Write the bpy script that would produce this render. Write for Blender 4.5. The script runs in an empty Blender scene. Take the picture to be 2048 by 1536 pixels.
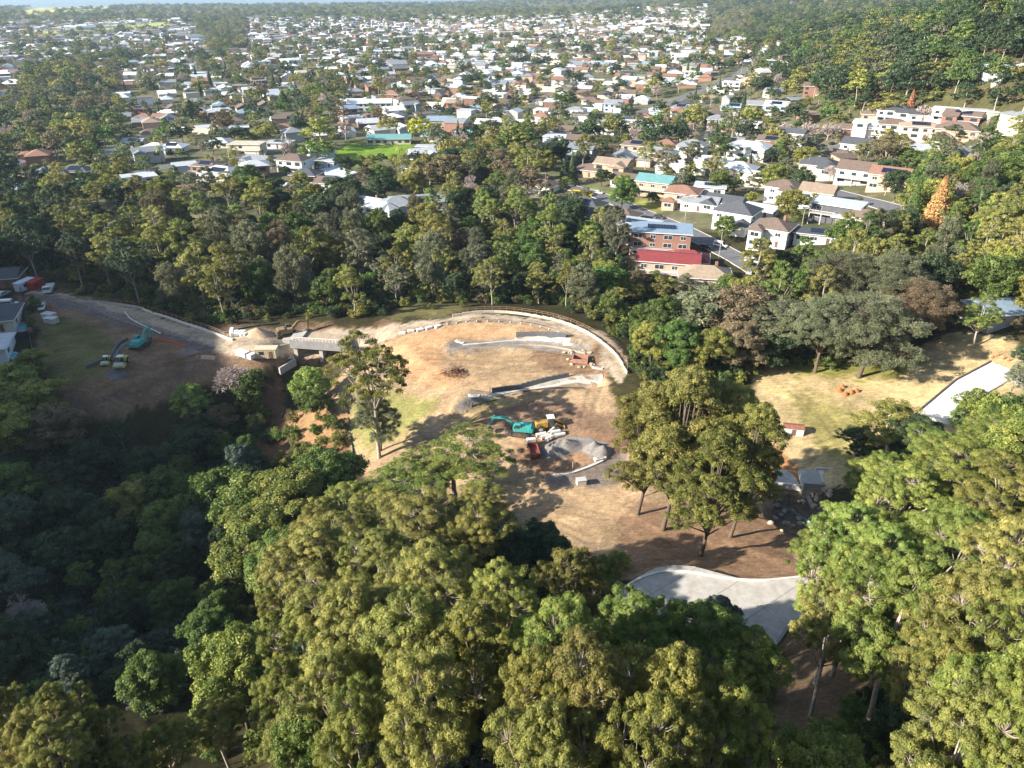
import bpy, math, random, time
_T0 = time.time()
import numpy as np
from mathutils import Vector, Matrix

SC = bpy.context.scene
COL = SC.collection
R = math.radians
rnd = random.Random(7)

# ------------------------------------------------------------------ camera
CAMZ = 84.0
PITCH = R(28.7)
F_PX, CX, CY = 1447.0, 1024.0, 768.0            # focal length in photo pixels
cam_d = bpy.data.cameras.new('camera')
cam_d.sensor_width = 36.0
cam_d.lens = 36.0 * F_PX / 2048.0
cam_d.clip_start = 0.5
cam_d.clip_end = 40000
cam = bpy.data.objects.new('camera', cam_d)
COL.objects.link(cam)
cam.location = (0, 0, CAMZ)
cam.rotation_euler = (math.pi / 2 - PITCH, 0, 0)
SC.camera = cam

# ------------------------------------------------------------------ light
SUN_EL = R(25)
SUN_AZ = math.atan2(-1.0, -0.34)                # left of the camera, a little behind it
SUN = Vector((math.sin(SUN_AZ) * math.cos(SUN_EL), math.cos(SUN_AZ) * math.cos(SUN_EL), math.sin(SUN_EL)))
w = bpy.data.worlds.new('World')
SC.world = w
w.use_nodes = True
nt = w.node_tree
sky = nt.nodes.new('ShaderNodeTexSky')
sky.sky_type = 'NISHITA'
sky.sun_disc = False
sky.sun_elevation = SUN_EL
sky.sun_rotation = SUN_AZ
sky.altitude = 100
nt.links.new(sky.outputs[0], nt.nodes['Background'].inputs[0])
nt.nodes['Background'].inputs[1].default_value = 0.085
sun_d = bpy.data.lights.new('sun', 'SUN')
sun_d.energy = 5.0
sun_d.angle = R(0.53)
sun_d.color = (1.0, 0.925, 0.81)
sun = bpy.data.objects.new('sun', sun_d)
COL.objects.link(sun)
sun.rotation_euler = SUN.to_track_quat('Z', 'Y').to_euler()
sun.location = (-200, -60, 200)
SC.view_settings.view_transform = 'Standard'
SC.view_settings.look = 'None'
SC.view_settings.gamma = 1
SC.view_settings.exposure = 1.38
cy = SC.cycles
cy.max_bounces = 5
cy.diffuse_bounces = 2
cy.glossy_bounces = 2
cy.transmission_bounces = 3
cy.transparent_max_bounces = 6
cy.volume_bounces = 0
cy.volume_step_rate = 5
cy.caustics_reflective = False
cy.caustics_refractive = False
cy.use_denoising = True
cy.sample_clamp_indirect = 4

# ------------------------------------------------------------------ pixel <-> world
CP, SP = math.cos(PITCH), math.sin(PITCH)
def ray(px, py):
    u, v = (px - CX) / F_PX, (py - CY) / F_PX
    return np.array([u, CP - v * SP, -SP - v * CP])
def onz(px, py, z):
    d = ray(px, py); t = (z - CAMZ) / d[2]
    return d[0] * t, d[1] * t
def project(x, y, z):
    dz = z - CAMZ
    depth = y * CP - dz * SP
    up = y * SP + dz * CP
    depth = np.where(np.abs(depth) < 1e-3, 1e-3, depth)
    return CX + F_PX * x / depth, CY - F_PX * up / depth, depth

# ------------------------------------------------------------------ terrain heights
CTRL = [  # pixel x, pixel y, height: spot heights read off the picture
 (60,600,2),(280,700,0),(110,770,-.5),(230,760,-.5),(380,760,-3),(300,640,.6),(170,640,1),(160,830,-5),
 (450,690,.3),(540,700,.5),(640,716,-4),(600,748,-7),(555,800,-9),(550,870,-12),(640,840,-6),
 (430,650,.6),(560,660,.8),(650,668,.8),(740,664,1.2),(400,800,-7),
 (300,900,-15),(420,960,-16),(150,950,-13),(0,830,-6),(0,1000,-12),(300,1080,-17),(430,1150,-12),(100,1180,-14),
 (260,1280,-12),(60,1350,-4),(420,1300,-6),(0,1500,14),(250,1500,10),(420,1440,4),(500,1536,14),
 (690,790,-2.5),(700,900,-7),(640,960,-9),(765,910,-4.5),(850,720,2.4),(1000,710,4.0),(1000,655,6),(800,660,2.6),(960,634,6),
 (1150,650,6.6),(1240,720,6.2),(1215,762,5.2),(1050,775,3),(900,800,.6),(1050,840,1.2),(1050,880,.6),(1110,920,.6),(1110,965,.8),
 (940,930,-2),(850,980,-4),(760,1040,-4),(1200,1000,2),(1100,1050,2.5),(1250,1100,6),(1400,1110,7.5),(1560,1010,4.2),
 (1300,1180,11.6),(1500,1180,11.6),(1400,1250,11.8),(1540,1290,12.5),(1650,1420,19),(1600,1300,14),
 (1700,900,5.2),(1580,870,4.2),(1650,770,6.2),(1750,785,7),(1900,700,10.5),(1850,830,8.5),(2000,740,12.5),(1990,900,15),(1850,1000,11),
 (1640,960,4.5),(1590,1000,1.8),(1700,1100,8),(1900,1200,18),(2048,1050,20),(2048,1300,27),(2048,1536,34),(1700,1536,26),
 (1000,1536,28),(1350,1400,20),(1000,1250,10),(800,1250,9),(700,1400,14),(700,1200,3),(900,1120,2),(600,1200,-2),(600,1350,6),
 (600,610,-5),(900,575,-6),(300,560,-3),(1200,570,-3),(1120,610,0),(450,600,-3),(1330,620,2),(1500,640,5),(1650,620,8),(1900,600,14),(2040,560,18),
 (700,440,0),(500,450,-1),(1000,380,2),(1160,450,2),(1300,540,3.5),(1450,500,5),(1400,450,6),(1700,440,11),(1400,300,7),(700,270,1),(200,320,0),(200,460,-1),(0,520,1),
 (2000,300,24),(1900,250,23),(1600,260,13),(1700,160,28),(1300,160,6),(2000,150,46),(1550,110,17),(1880,60,60),(1700,60,42),(1500,40,26),
 (1000,150,1),(600,150,-1),(100,150,-1),(1200,80,5),(1850,450,14),(2048,420,22),(1600,380,9),
]
XY = []
for px, py, z in CTRL:
    x, y = onz(px, py, z); XY.append((x, y, z))
XY += [ # world spots: the spur off to the left that shades the gully, the slope behind, the far plain
 (-180, 150, 18), (-215, 110, 56), (-255, 70, 88), (-225, 30, 84), (-250, 0, 92), (-190, -20, 74), (-260, 140, 86), (-300, 190, 74), (-350, 240, 34), (-400, 120, 92), (-420,-40,120), (-330, 300, 6),
 (-120, 20, 46), (-60, -10, 50), (-210, 210, 4), (-95, 60, 8), (-200, -150, 100), (0, -40, 52), (60, -60, 60), (0, 12, 38), (40, 20, 42), (-30, 15, 34), (0, -200, 110), (120, 10, 50), (120, 80, 30),
 (200, 0, 70), (220, 120, 36), (300, 200, 45), (350, 60, 90), (400, 300, 60), (-400, 350, 0), (-600, 300, 0), (-500, 900, -2),
 (-900, 1400, -2), (0, 1500, 0), (600, 1200, 25), (900, 1000, 75), (700, 760, 62), (1200, 900, 110), (1300, 1800, 95), (500, 2200, 14), (0, 3000, 0), (-1500, 3000, 0), (-700,2500,1), (0,2200,1), (-1500,2200,1), (-400, 3600, 0), (-1000,3600,0), (500,3600,6), (0,4300,0), (-1800, 3700, -1), (-700, 4400, -1),
 (900, 3000, 60), (2000, 3000, 120), (1500, 4500, 80), (0, 5000, 0), (-1200, 4300, -3), (-2500, 3600, -4), (-3400, 3600, -9), (-2600, 5000, -14), (-1200, 5600, -14), (0, 6500, -10), (2000, 7000, 30), (-3000, 9000, -60), (0, 9500, -40),
 (-7000, 5000, -60), (5000, 6000, 100), (-1500, -1500, 200), (1500, -1500, 200), (0, -4000, 250), (-6000, -3000, 200), (6000, -3000, 200),
]
XY = np.array(XY, float)
def warp(x, y):
    r = np.sqrt(x * x + y * y) + 8.0
    return np.arctan2(x, y + 1e-9) * 1.0, np.log(r)
A_, L_ = warp(XY[:, 0], XY[:, 1])
def _phi(d2):
    return 0.5 * d2 * np.log(d2 + 1e-12)
n_ = len(XY)
K = _phi((A_[:, None] - A_[None]) ** 2 + (L_[:, None] - L_[None]) ** 2) + np.eye(n_) * 0.0006
P_ = np.stack([np.ones(n_), A_, L_], 1)
M_ = np.zeros((n_ + 3, n_ + 3)); M_[:n_, :n_] = K; M_[:n_, n_:] = P_; M_[n_:, :n_] = P_.T
W_ = np.linalg.solve(M_, np.concatenate([XY[:, 2], [0, 0, 0]]))
def H0(x, y):
    x = np.asarray(x, float); y = np.asarray(y, float)
    sh = x.shape; a, l = warp(x.ravel(), y.ravel())
    out = np.empty(a.size)
    for i in range(0, a.size, 40000):
        s = slice(i, i + 40000)
        d2 = (a[s, None] - A_[None]) ** 2 + (l[s, None] - L_[None]) ** 2
        out[s] = _phi(d2) @ W_[:n_] + W_[n_] + W_[n_ + 1] * a[s] + W_[n_ + 2] * l[s]
    X, Y = x.ravel(), y.ravel()
    rr = np.sqrt(X * X + Y * Y)
    lum = np.sin(X * .11 + 1.3) * np.sin(Y * .09 + .4) * .25 + np.sin(X * .31 + Y * .17) * .10 + np.sin(X * .23 - Y * .37 + 2) * .08
    out += lum * np.clip(1 - rr / 600, 0, 1)
    return out.reshape(sh)
PADS = []       # levelled building pads and slabs: (polygon, z, blend width)
def poly_sd(poly, x, y):
    """signed distance to a polygon, negative inside"""
    x = np.asarray(x, float); y = np.asarray(y, float)
    d = np.full(x.shape, 1e9); ins = np.zeros(x.shape, bool)
    n = len(poly)
    for i in range(n):
        x1, y1 = poly[i]; x2, y2 = poly[(i + 1) % n]
        ex, ey = x2 - x1, y2 - y1
        t = np.clip(((x - x1) * ex + (y - y1) * ey) / (ex * ex + ey * ey + 1e-9), 0, 1)
        d = np.minimum(d, np.hypot(x - x1 - t * ex, y - y1 - t * ey))
        c = ((y1 > y) != (y2 > y)) & (x < (x2 - x1) * (y - y1) / (y2 - y1 + 1e-12) + x1)
        ins ^= c
    return np.where(ins, -d, d)
def H(x, y):
    x = np.asarray(x, float); y = np.asarray(y, float)
    z = H0(x, y)
    for poly, pz, bw in PADS:
        px_ = [p[0] for p in poly]; py_ = [p[1] for p in poly]
        m = (x > min(px_) - bw) & (x < max(px_) + bw) & (y > min(py_) - bw) & (y < max(py_) + bw)
        if not np.any(m): continue
        xs, ys = x[m], y[m]
        k = np.clip(1 - poly_sd(poly, xs, ys) / bw, 0, 1)
        zz = pz(xs, ys) if callable(pz) else pz
        z = z.copy(); z[m] = z[m] * (1 - k) + zz * k
    return z
def h(x, y): return float(H(np.array([x]), np.array([y]))[0])
TS = np.concatenate([np.arange(24, 420, .75), np.geomspace(420, 9000, 320)])
def at(px, py, lift=0.0):
    """the point of the ground (raised by lift) that the picture shows at a pixel"""
    d = ray(px, py)
    X, Y, Z = d[0] * TS, d[1] * TS, CAMZ + d[2] * TS
    g = Z - H(X, Y) - lift
    i = int(np.argmax(g < 0))
    if i == 0: i = len(TS) - 1
    k = g[i - 1] / (g[i - 1] - g[i] + 1e-9)
    t = TS[i - 1] + k * (TS[i] - TS[i - 1])
    x, y = d[0] * t, d[1] * t
    return x, y, h(x, y)
def pad(pts, z=None, bw=1.2):
    poly = [at(a, b)[:2] for a, b in pts]
    if z is None: z = float(np.mean([h(*p) for p in poly]))
    PADS.append((poly, z, bw)); return poly, z

# ------------------------------------------------------------------ helpers: tags, meshes, materials
def srgb(r, g, b):
    f = lambda c: ((c / 255 + .055) / 1.055) ** 2.4 if c > 10 else c / 255 / 12.92
    return (f(r), f(g), f(b))
def tag(o, label=None, cat=None, group=None, kind=None):
    if label: o['label'] = label
    if cat: o['category'] = cat
    if group: o['group'] = group
    if kind: o['kind'] = kind
    return o
def newobj(name, data, parent=None, loc=(0, 0, 0), rz=0.0, scale=None):
    o = bpy.data.objects.new(name, data)
    COL.objects.link(o)
    if parent is not None: o.parent = parent
    o.location = loc
    if rz: o.rotation_euler = (0, 0, rz)
    if scale is not None: o.scale = scale if hasattr(scale, '__len__') else (scale,) * 3
    return o
def empty(name, loc, rz=0.0, scale=None):
    o = newobj(name, None, None, loc, rz, scale); o.empty_display_size = .5
    return o
class MB:
    """collects shapes and builds them as one mesh"""
    def __init__(s): s.v = []; s.f = []; s.m = []
    def add(s, verts, faces, mi=0):
        b = len(s.v); s.v += [tuple(p) for p in verts]
        s.f += [tuple(b + i for i in f) for f in faces]; s.m += [mi] * len(faces); return s
    def box(s, x0, x1, y0, y1, z0, z1, mi=0, tf=None):
        v = [(x, y, z) for z in (z0, z1) for y in (y0, y1) for x in (x0, x1)]
        if tf: v = [tf(p) for p in v]
        return s.add(v, [(0, 2, 3, 1), (4, 5, 7, 6), (0, 1, 5, 4), (2, 6, 7, 3), (0, 4, 6, 2), (1, 3, 7, 5)], mi)
    def cbox(s, c, size, rz=0.0, ry=0.0, mi=0):
        M = Matrix.Translation(c) @ Matrix.Rotation(rz, 4, 'Z') @ Matrix.Rotation(ry, 4, 'Y')
        a, b, d = size[0] / 2, size[1] / 2, size[2] / 2
        return s.box(-a, a, -b, b, -d, d, mi, lambda p: tuple(M @ Vector(p)))
    def prism(s, poly, z0, z1, mi=0):
        n = len(poly)
        v = [(p[0], p[1], z0) for p in poly] + [(p[0], p[1], z1) for p in poly]
        f = [tuple(range(n - 1, -1, -1)), tuple(range(n, 2 * n))] + [(i, (i + 1) % n, n + (i + 1) % n, n + i) for i in range(n)]
        return s.add(v, f, mi)
    def side(s, poly, y0, y1, mi=0):
        """outline in x,z extruded along y"""
        n = len(poly)
        v = [(p[0], y0, p[1]) for p in poly] + [(p[0], y1, p[1]) for p in poly]
        f = [tuple(range(n)), tuple(range(2 * n - 1, n - 1, -1))] + [(i, n + i, n + (i + 1) % n, (i + 1) % n) for i in range(n)]
        return s.add(v, f, mi)
    def tube(s, pts, rads, n=6, mi=0, cap=True):
        pts = [Vector(p) for p in pts]
        if not hasattr(rads, '__len__'): rads = [rads] * len(pts)
        rings = []
        for i, p in enumerate(pts):
            d = (pts[min(i + 1, len(pts) - 1)] - pts[max(i - 1, 0)]).normalized()
            a = d.cross(Vector((0, 0, 1)) if abs(d.z) < .9 else Vector((1, 0, 0))).normalized(); b = d.cross(a)
            rings.append([p + (a * math.cos(2 * math.pi * k / n) + b * math.sin(2 * math.pi * k / n)) * rads[i] for k in range(n)])
        v = [q for r_ in rings for q in r_]
        f = [(i * n + k, i * n + (k + 1) % n, (i + 1) * n + (k + 1) % n, (i + 1) * n + k) for i in range(len(pts) - 1) for k in range(n)]
        if cap: f += [tuple(range(n - 1, -1, -1)), tuple(range((len(pts) - 1) * n, len(pts) * n))]
        return s.add(v, f, mi)
    def cyl(s, c, r, length, axis='Z', n=14, mi=0):
        d = {'X': Vector((1, 0, 0)), 'Y': Vector((0, 1, 0)), 'Z': Vector((0, 0, 1))}[axis] * length / 2
        c = Vector(c); return s.tube([c - d, c + d], r, n, mi)
    def mesh(s, name, mats, smooth=False, bevel=0):
        me = bpy.data.meshes.new(name)
        me.from_pydata(s.v, [], s.f)
        for m in (mats if isinstance(mats, (list, tuple)) else [mats]): me.materials.append(m)
        if any(s.m): me.polygons.foreach_set('material_index', s.m)
        if smooth: me.polygons.foreach_set('use_smooth', [True] * len(s.f))
        me.update(); return me
    def build(s, name, mats, parent=None, loc=(0, 0, 0), rz=0.0, smooth=False, bevel=0.0):
        o = newobj(name, s.mesh(name, mats, smooth), parent, loc, rz)
        if bevel:
            m = o.modifiers.new('edge', 'BEVEL'); m.width = bevel; m.segments = 2; m.limit_method = 'ANGLE'
        return o
def np_mesh(name, verts, nquads, mats, tint=None, k=4):
    """separate k-gons from consecutive verts"""
    me = bpy.data.meshes.new(name)
    nv = len(verts); me.vertices.add(nv); me.vertices.foreach_set('co', verts.astype(np.float32).ravel())
    me.loops.add(nv); me.loops.foreach_set('vertex_index', np.arange(nv, dtype=np.int32))
    me.polygons.add(nquads); me.polygons.foreach_set('loop_start', np.arange(0, nv, k, dtype=np.int32))
    for m in mats: me.materials.append(m)
    me.update(calc_edges=True)
    if tint is not None:
        at_ = me.attributes.new('tint', 'FLOAT', 'FACE'); at_.data.foreach_set('value', tint.astype(np.float32))
    return me
MATS = {}
def mat(name, col, rough=.7, var=.12, scale=1.5, metal=0.0, bump=0.0, spec=.3, detail=4, objvar=.0):
    if name in MATS: return MATS[name]
    m = bpy.data.materials.new(name); m.use_nodes = True
    n = m.node_tree.nodes; l = m.node_tree.links; b = n['Principled BSDF']
    b.inputs['Roughness'].default_value = rough; b.inputs['Metallic'].default_value = metal
    b.inputs['Specular IOR Level'].default_value = spec
    tc = n.new('ShaderNodeTexCoord'); no = n.new('ShaderNodeTexNoise')
    no.inputs['Scale'].default_value = scale; no.inputs['Detail'].default_value = detail; no.inputs['Roughness'].default_value = .65
    l.new(tc.outputs['Object'], no.inputs['Vector'])
    mr = n.new('ShaderNodeMapRange'); mr.inputs[1].default_value = .25; mr.inputs[2].default_value = .75
    mr.inputs[3].default_value = 1 - var * 1.6; mr.inputs[4].default_value = 1 + var
    l.new(no.outputs['Fac'], mr.inputs[0])
    fac = mr.outputs[0]
    if objvar:
        oi = n.new('ShaderNodeObjectInfo'); m2 = n.new('ShaderNodeMapRange'); m2.inputs[3].default_value = 1 - objvar; m2.inputs[4].default_value = 1 + objvar
        l.new(oi.outputs['Random'], m2.inputs[0]); mu = n.new('ShaderNodeMath'); mu.operation = 'MULTIPLY'
        l.new(fac, mu.inputs[0]); l.new(m2.outputs[0], mu.inputs[1]); fac = mu.outputs[0]
    vm = n.new('ShaderNodeVectorMath'); vm.operation = 'SCALE'; vm.inputs[0].default_value = col[:3]
    l.new(fac, vm.inputs['Scale']); l.new(vm.outputs[0], b.inputs['Base Color'])
    if bump:
        bp = n.new('ShaderNodeBump'); bp.inputs['Strength'].default_value = bump; bp.inputs['Distance'].default_value = .1
        l.new(no.outputs['Fac'], bp.inputs['Height']); l.new(bp.outputs[0], b.inputs['Normal'])
    MATS[name] = m; return m
def leaf_mat(name, c1, c2, c3=None, transl=.35, hv=.12):
    """c1..c2 by clump, c3 young tips; a whole-tree shift by the object"""
    m = bpy.data.materials.new(name); m.use_nodes = True
    n = m.node_tree.nodes; l = m.node_tree.links; n.remove(n['Principled BSDF'])
    a = n.new('ShaderNodeAttribute'); a.attribute_name = 'tint'
    cr = n.new('ShaderNodeValToRGB'); e = cr.color_ramp.elements
    e[0].color = (*c1, 1); e[1].color = (*c2, 1); e[1].position = .8
    if c3: x = e.new(1.0); x.color = (*c3, 1)
    l.new(a.outputs['Fac'], cr.inputs[0])
    oi = n.new('ShaderNodeObjectInfo'); hs = n.new('ShaderNodeHueSaturation')
    m1 = n.new('ShaderNodeMapRange'); m1.inputs[3].default_value = .5 - hv * .16; m1.inputs[4].default_value = .5 + hv * .16
    m2 = n.new('ShaderNodeMapRange'); m2.inputs[3].default_value = 1 - hv * 2.0; m2.inputs[4].default_value = 1 + hv * 2.0
    mm = n.new('ShaderNodeMath'); mm.operation = 'MULTIPLY'; mm.inputs[1].default_value = 7.13
    fr = n.new('ShaderNodeMath'); fr.operation = 'FRACT'
    l.new(oi.outputs['Random'], m1.inputs[0]); l.new(oi.outputs['Random'], mm.inputs[0]); l.new(mm.outputs[0], fr.inputs[0]); l.new(fr.outputs[0], m2.inputs[0])
    l.new(m1.outputs[0], hs.inputs['Hue']); l.new(m2.outputs[0], hs.inputs['Value']); l.new(cr.outputs[0], hs.inputs['Color'])
    d = n.new('ShaderNodeBsdfDiffuse'); t = n.new('ShaderNodeBsdfTranslucent'); g = n.new('ShaderNodeBsdfGlossy'); g.inputs['Roughness'].default_value = .5
    mx = n.new('ShaderNodeMixShader'); mx.inputs[0].default_value = transl
    l.new(hs.outputs[0], d.inputs[0]); l.new(hs.outputs[0], t.inputs[0])
    l.new(d.outputs[0], mx.inputs[1]); l.new(t.outputs[0], mx.inputs[2])
    mg = n.new('ShaderNodeMixShader'); mg.inputs[0].default_value = .02; g.inputs[0].default_value = (.8, .85, .9, 1)
    l.new(mx.outputs[0], mg.inputs[1]); l.new(g.outputs[0], mg.inputs[2])
    l.new(mg.outputs[0], n['Material Output'].inputs[0]); return m

# ------------------------------------------------------------------ ground sheet
pads_done = []
SLAB, SLAB_Z = pad([(1236,1196),(1250,1180),(1275,1163),(1310,1150),(1345,1147),(1385,1150),(1430,1158),(1480,1165),(1530,1167),(1600,1160),(1640,1175),(1640,1215),(1575,1250),(1550,1285),(1500,1290),(1380,1260),(1280,1235)], None, 2.0)
PAD_A, PAD_AZ = pad([(888,693),(905,680),(950,684),(1040,676),(1100,675),(1150,682),(1185,690),(1170,712),(1120,706),(1040,698),(985,697),(930,706),(895,708)], None, .7)
PAD_B, PAD_BZ = pad([(915,806),(940,787),(970,790),(1040,780),(1110,764),(1165,756),(1200,752),(1205,768),(1170,774),(1100,772),(1040,781),(980,799),(925,823),(905,826)], None, .7)
PAD_C, PAD_CZ = pad([(1082,948),(1110,951),(1135,946),(1170,934),(1205,920),(1240,900),(1262,915),(1240,965),(1200,974),(1140,974),(1085,968)], None, .9)
_p = [(1556,997),(1590,990),(1625,992),(1655,1015),(1650,1070),(1600,1060),(1560,1030)]
PADS.append(([at(a, b)[:2] for a, b in _p], h(*at(1590, 985)[:2]) - 2.3, 2.6))
ZONES = [  # surface kinds laid over the base: name, pixel outline, colour, softness in px
 ('left_site', [(30,590),(90,585),(200,600),(330,640),(430,655),(560,650),(700,655),(800,640),(820,660),(700,720),(560,730),(500,760),(430,770),(330,800),(250,830),(170,850),(90,800),(70,700)], srgb(132,108,86), 14),
 ('left_grass', [(75,630),(170,640),(230,690),(215,740),(170,760),(90,770)], srgb(104,100,62), 14),
 ('left_road', [(50,585),(110,590),(200,622),(300,665),(420,702),(520,708),(560,715),(700,705),(820,668),(880,646),(960,640),(1060,644),(1150,672),(1200,735),(1240,770),(1262,720),(1200,662),(1120,640),(960,628),(860,640),(760,655),(640,662),(470,672),(380,650),(260,612),(150,596),(60,570)], srgb(186,168,144), 7),
 ('left_gravel', [(60,585),(150,597),(300,650),(440,696),(420,706),(300,672),(180,630),(70,600)], srgb(120,112,106), 6),
 ('left_track', [(440,700),(480,715),(400,745),(330,770),(240,800),(150,818),(150,806),(240,785),(330,750)], srgb(120,100,84), 10),
 ('mound', [(800,660),(900,645),(1000,640),(1120,650),(1180,690),(1215,760),(1260,900),(1260,980),(1560,950),(1640,1000),(1640,1160),(1500,1165),(1330,1145),(1230,1160),(1100,1120),(1000,1010),(880,1000),(740,960),(660,900),(640,800),(700,730),(760,690)], srgb(172,146,114), 10),
 ('mound_orange', [(800,672),(880,655),(960,648),(1060,655),(1120,668),(1040,672),(930,678),(880,690),(880,740),(960,760),(870,775),(800,745),(770,700)], srgb(188,150,112), 12),
 ('mound_green', [(700,760),(790,780),(870,790),(880,830),(820,870),(740,900),(690,860)], srgb(142,138,84), 22),
 ('mound_green_low', [(960,800),(1040,800),(1000,840),(930,860)], srgb(140,134,82), 16),
 ('mound_dark', [(1080,690),(1200,690),(1215,760),(1120,750),(1060,720)], srgb(138,112,88), 14),
 ('mound_mud', [(950,820),(1180,800),(1260,860),(1260,930),(1160,900),(1050,860),(980,860)], srgb(142,116,94), 14),
 ('work_pad', [(1030,880),(1180,860),(1260,880),(1262,930),(1160,938),(1080,950),(1040,920)], srgb(156,124,98), 10),
 ('bank', [(1020,960),(1260,970),(1300,1040),(1240,1090),(1100,1080),(1020,1020)], srgb(176,148,114), 16),
 ('litter', [(1230,1020),(1400,1000),(1600,1040),(1620,1160),(1480,1160),(1330,1140),(1240,1120)], srgb(152,122,96), 18),
 ('under_trees', [(1560,1290),(1640,1220),(1720,1300),(1760,1430),(1760,1536),(1500,1536),(1560,1400)], srgb(112,94,74), 20),
 ('right_field', [(1500,740),(1600,720),(1700,740),(1840,700),(1920,660),(2000,670),(2048,700),(2048,860),(1950,850),(1850,900),(1760,960),(1640,980),(1560,930),(1530,860)], srgb(192,170,126), 12),
 ('right_green', [(1570,780),(1640,800),(1720,830),(1760,900),(1680,920),(1610,870)], srgb(156,146,92), 26),
 ('right_green_top', [(1500,710),(1560,720),(1620,720),(1760,730),(1830,705),(1860,720),(1780,760),(1600,750)], srgb(134,132,70), 16),
 ('right_orange', [(1540,890),(1570,900),(1610,950),(1570,980),(1530,960)], srgb(172,126,86), 8),
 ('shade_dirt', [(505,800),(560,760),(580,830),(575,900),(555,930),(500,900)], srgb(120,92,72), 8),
 ('gully_bank', [(560,860),(620,800),(700,830),(700,940),(620,900),(590,880)], srgb(158,124,90), 12),
 ('sports_field', [(672,302),(690,290),(770,284),(830,290),(800,312),(720,330),(672,325)], srgb(120,150,50), 3),
 ('park_left', [(232,430),(260,427),(340,440),(300,455),(235,447)], srgb(128,150,52), 4),
 ('lawn_left', [(120,330),(190,322),(195,340),(130,345)], srgb(128,140,60), 5),
 ('lawn_back', [(0,612),(50,612),(50,636),(0,640)], srgb(110,140,50), 3),
 ('far_field', [(40,24),(90,10),(300,6),(300,12),(190,18),(60,30)], srgb(190,190,120), 2),
 ('far_field_two', [(60,64),(150,52),(330,44),(340,52),(180,62),(70,70)], srgb(180,185,110), 2),
 ('lawn_right', [(1760,292),(1830,285),(1860,293),(1780,302)], srgb(120,140,60), 3),
 ('lawn_mid', [(1170,372),(1230,385),(1225,395),(1165,382)], srgb(130,150,60), 3),
 ('lawn_slope', [(1260,395),(1330,405),(1340,425),(1280,425)], srgb(150,150,80), 5),
 ('pad_upper', [(888,693),(905,680),(950,684),(1040,676),(1100,675),(1150,682),(1185,690),(1170,712),(1120,706),(1040,698),(985,697),(930,706),(895,708)], srgb(146,138,130), 4),
 ('pad_middle', [(915,806),(940,787),(970,790),(1040,780),(1110,764),(1165,756),(1200,752),(1205,768),(1170,774),(1100,772),(1040,781),(980,799),(925,823),(905,826)], srgb(146,138,130), 4),
 ('pad_lowest', [(1082,948),(1110,951),(1135,946),(1170,934),(1205,920),(1240,900),(1262,915),(1240,965),(1200,974),(1140,974),(1085,968)], srgb(138,124,112), 4),
 ('wet_ground', [(212,748),(225,741),(246,742),(254,752),(245,760),(222,758)], srgb(104,106,112), 5),
 ('culvert_bed', [(1552,997),(1590,988),(1640,992),(1660,1015),(1655,1075),(1590,1060),(1550,1030)], srgb(110,100,86), 8),
 ('hedge_bank', [(800,600),(930,600),(930,625),(780,640)], srgb(110,104,66), 12),
]
def smooth_noise(x, y, s, seed):
    a = seed * 1.7
    return (np.sin(x * s + a + 1.7 * np.sin(y * s * .7 + a)) + np.sin(y * s * 1.13 + 2 * a + 1.3 * np.sin(x * s * .9 - a)) + np.sin((x + y) * s * .71 + 3 * a) * .8) / 2.8
def smooth_line(pts, it=3):
    p = [Vector(q) for q in pts]
    for _ in range(it):
        q = [p[0]]
        for a, b in zip(p, p[1:]): q += [a.lerp(b, .25), a.lerp(b, .75)]
        p = q + [p[-1]]
    return p
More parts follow.
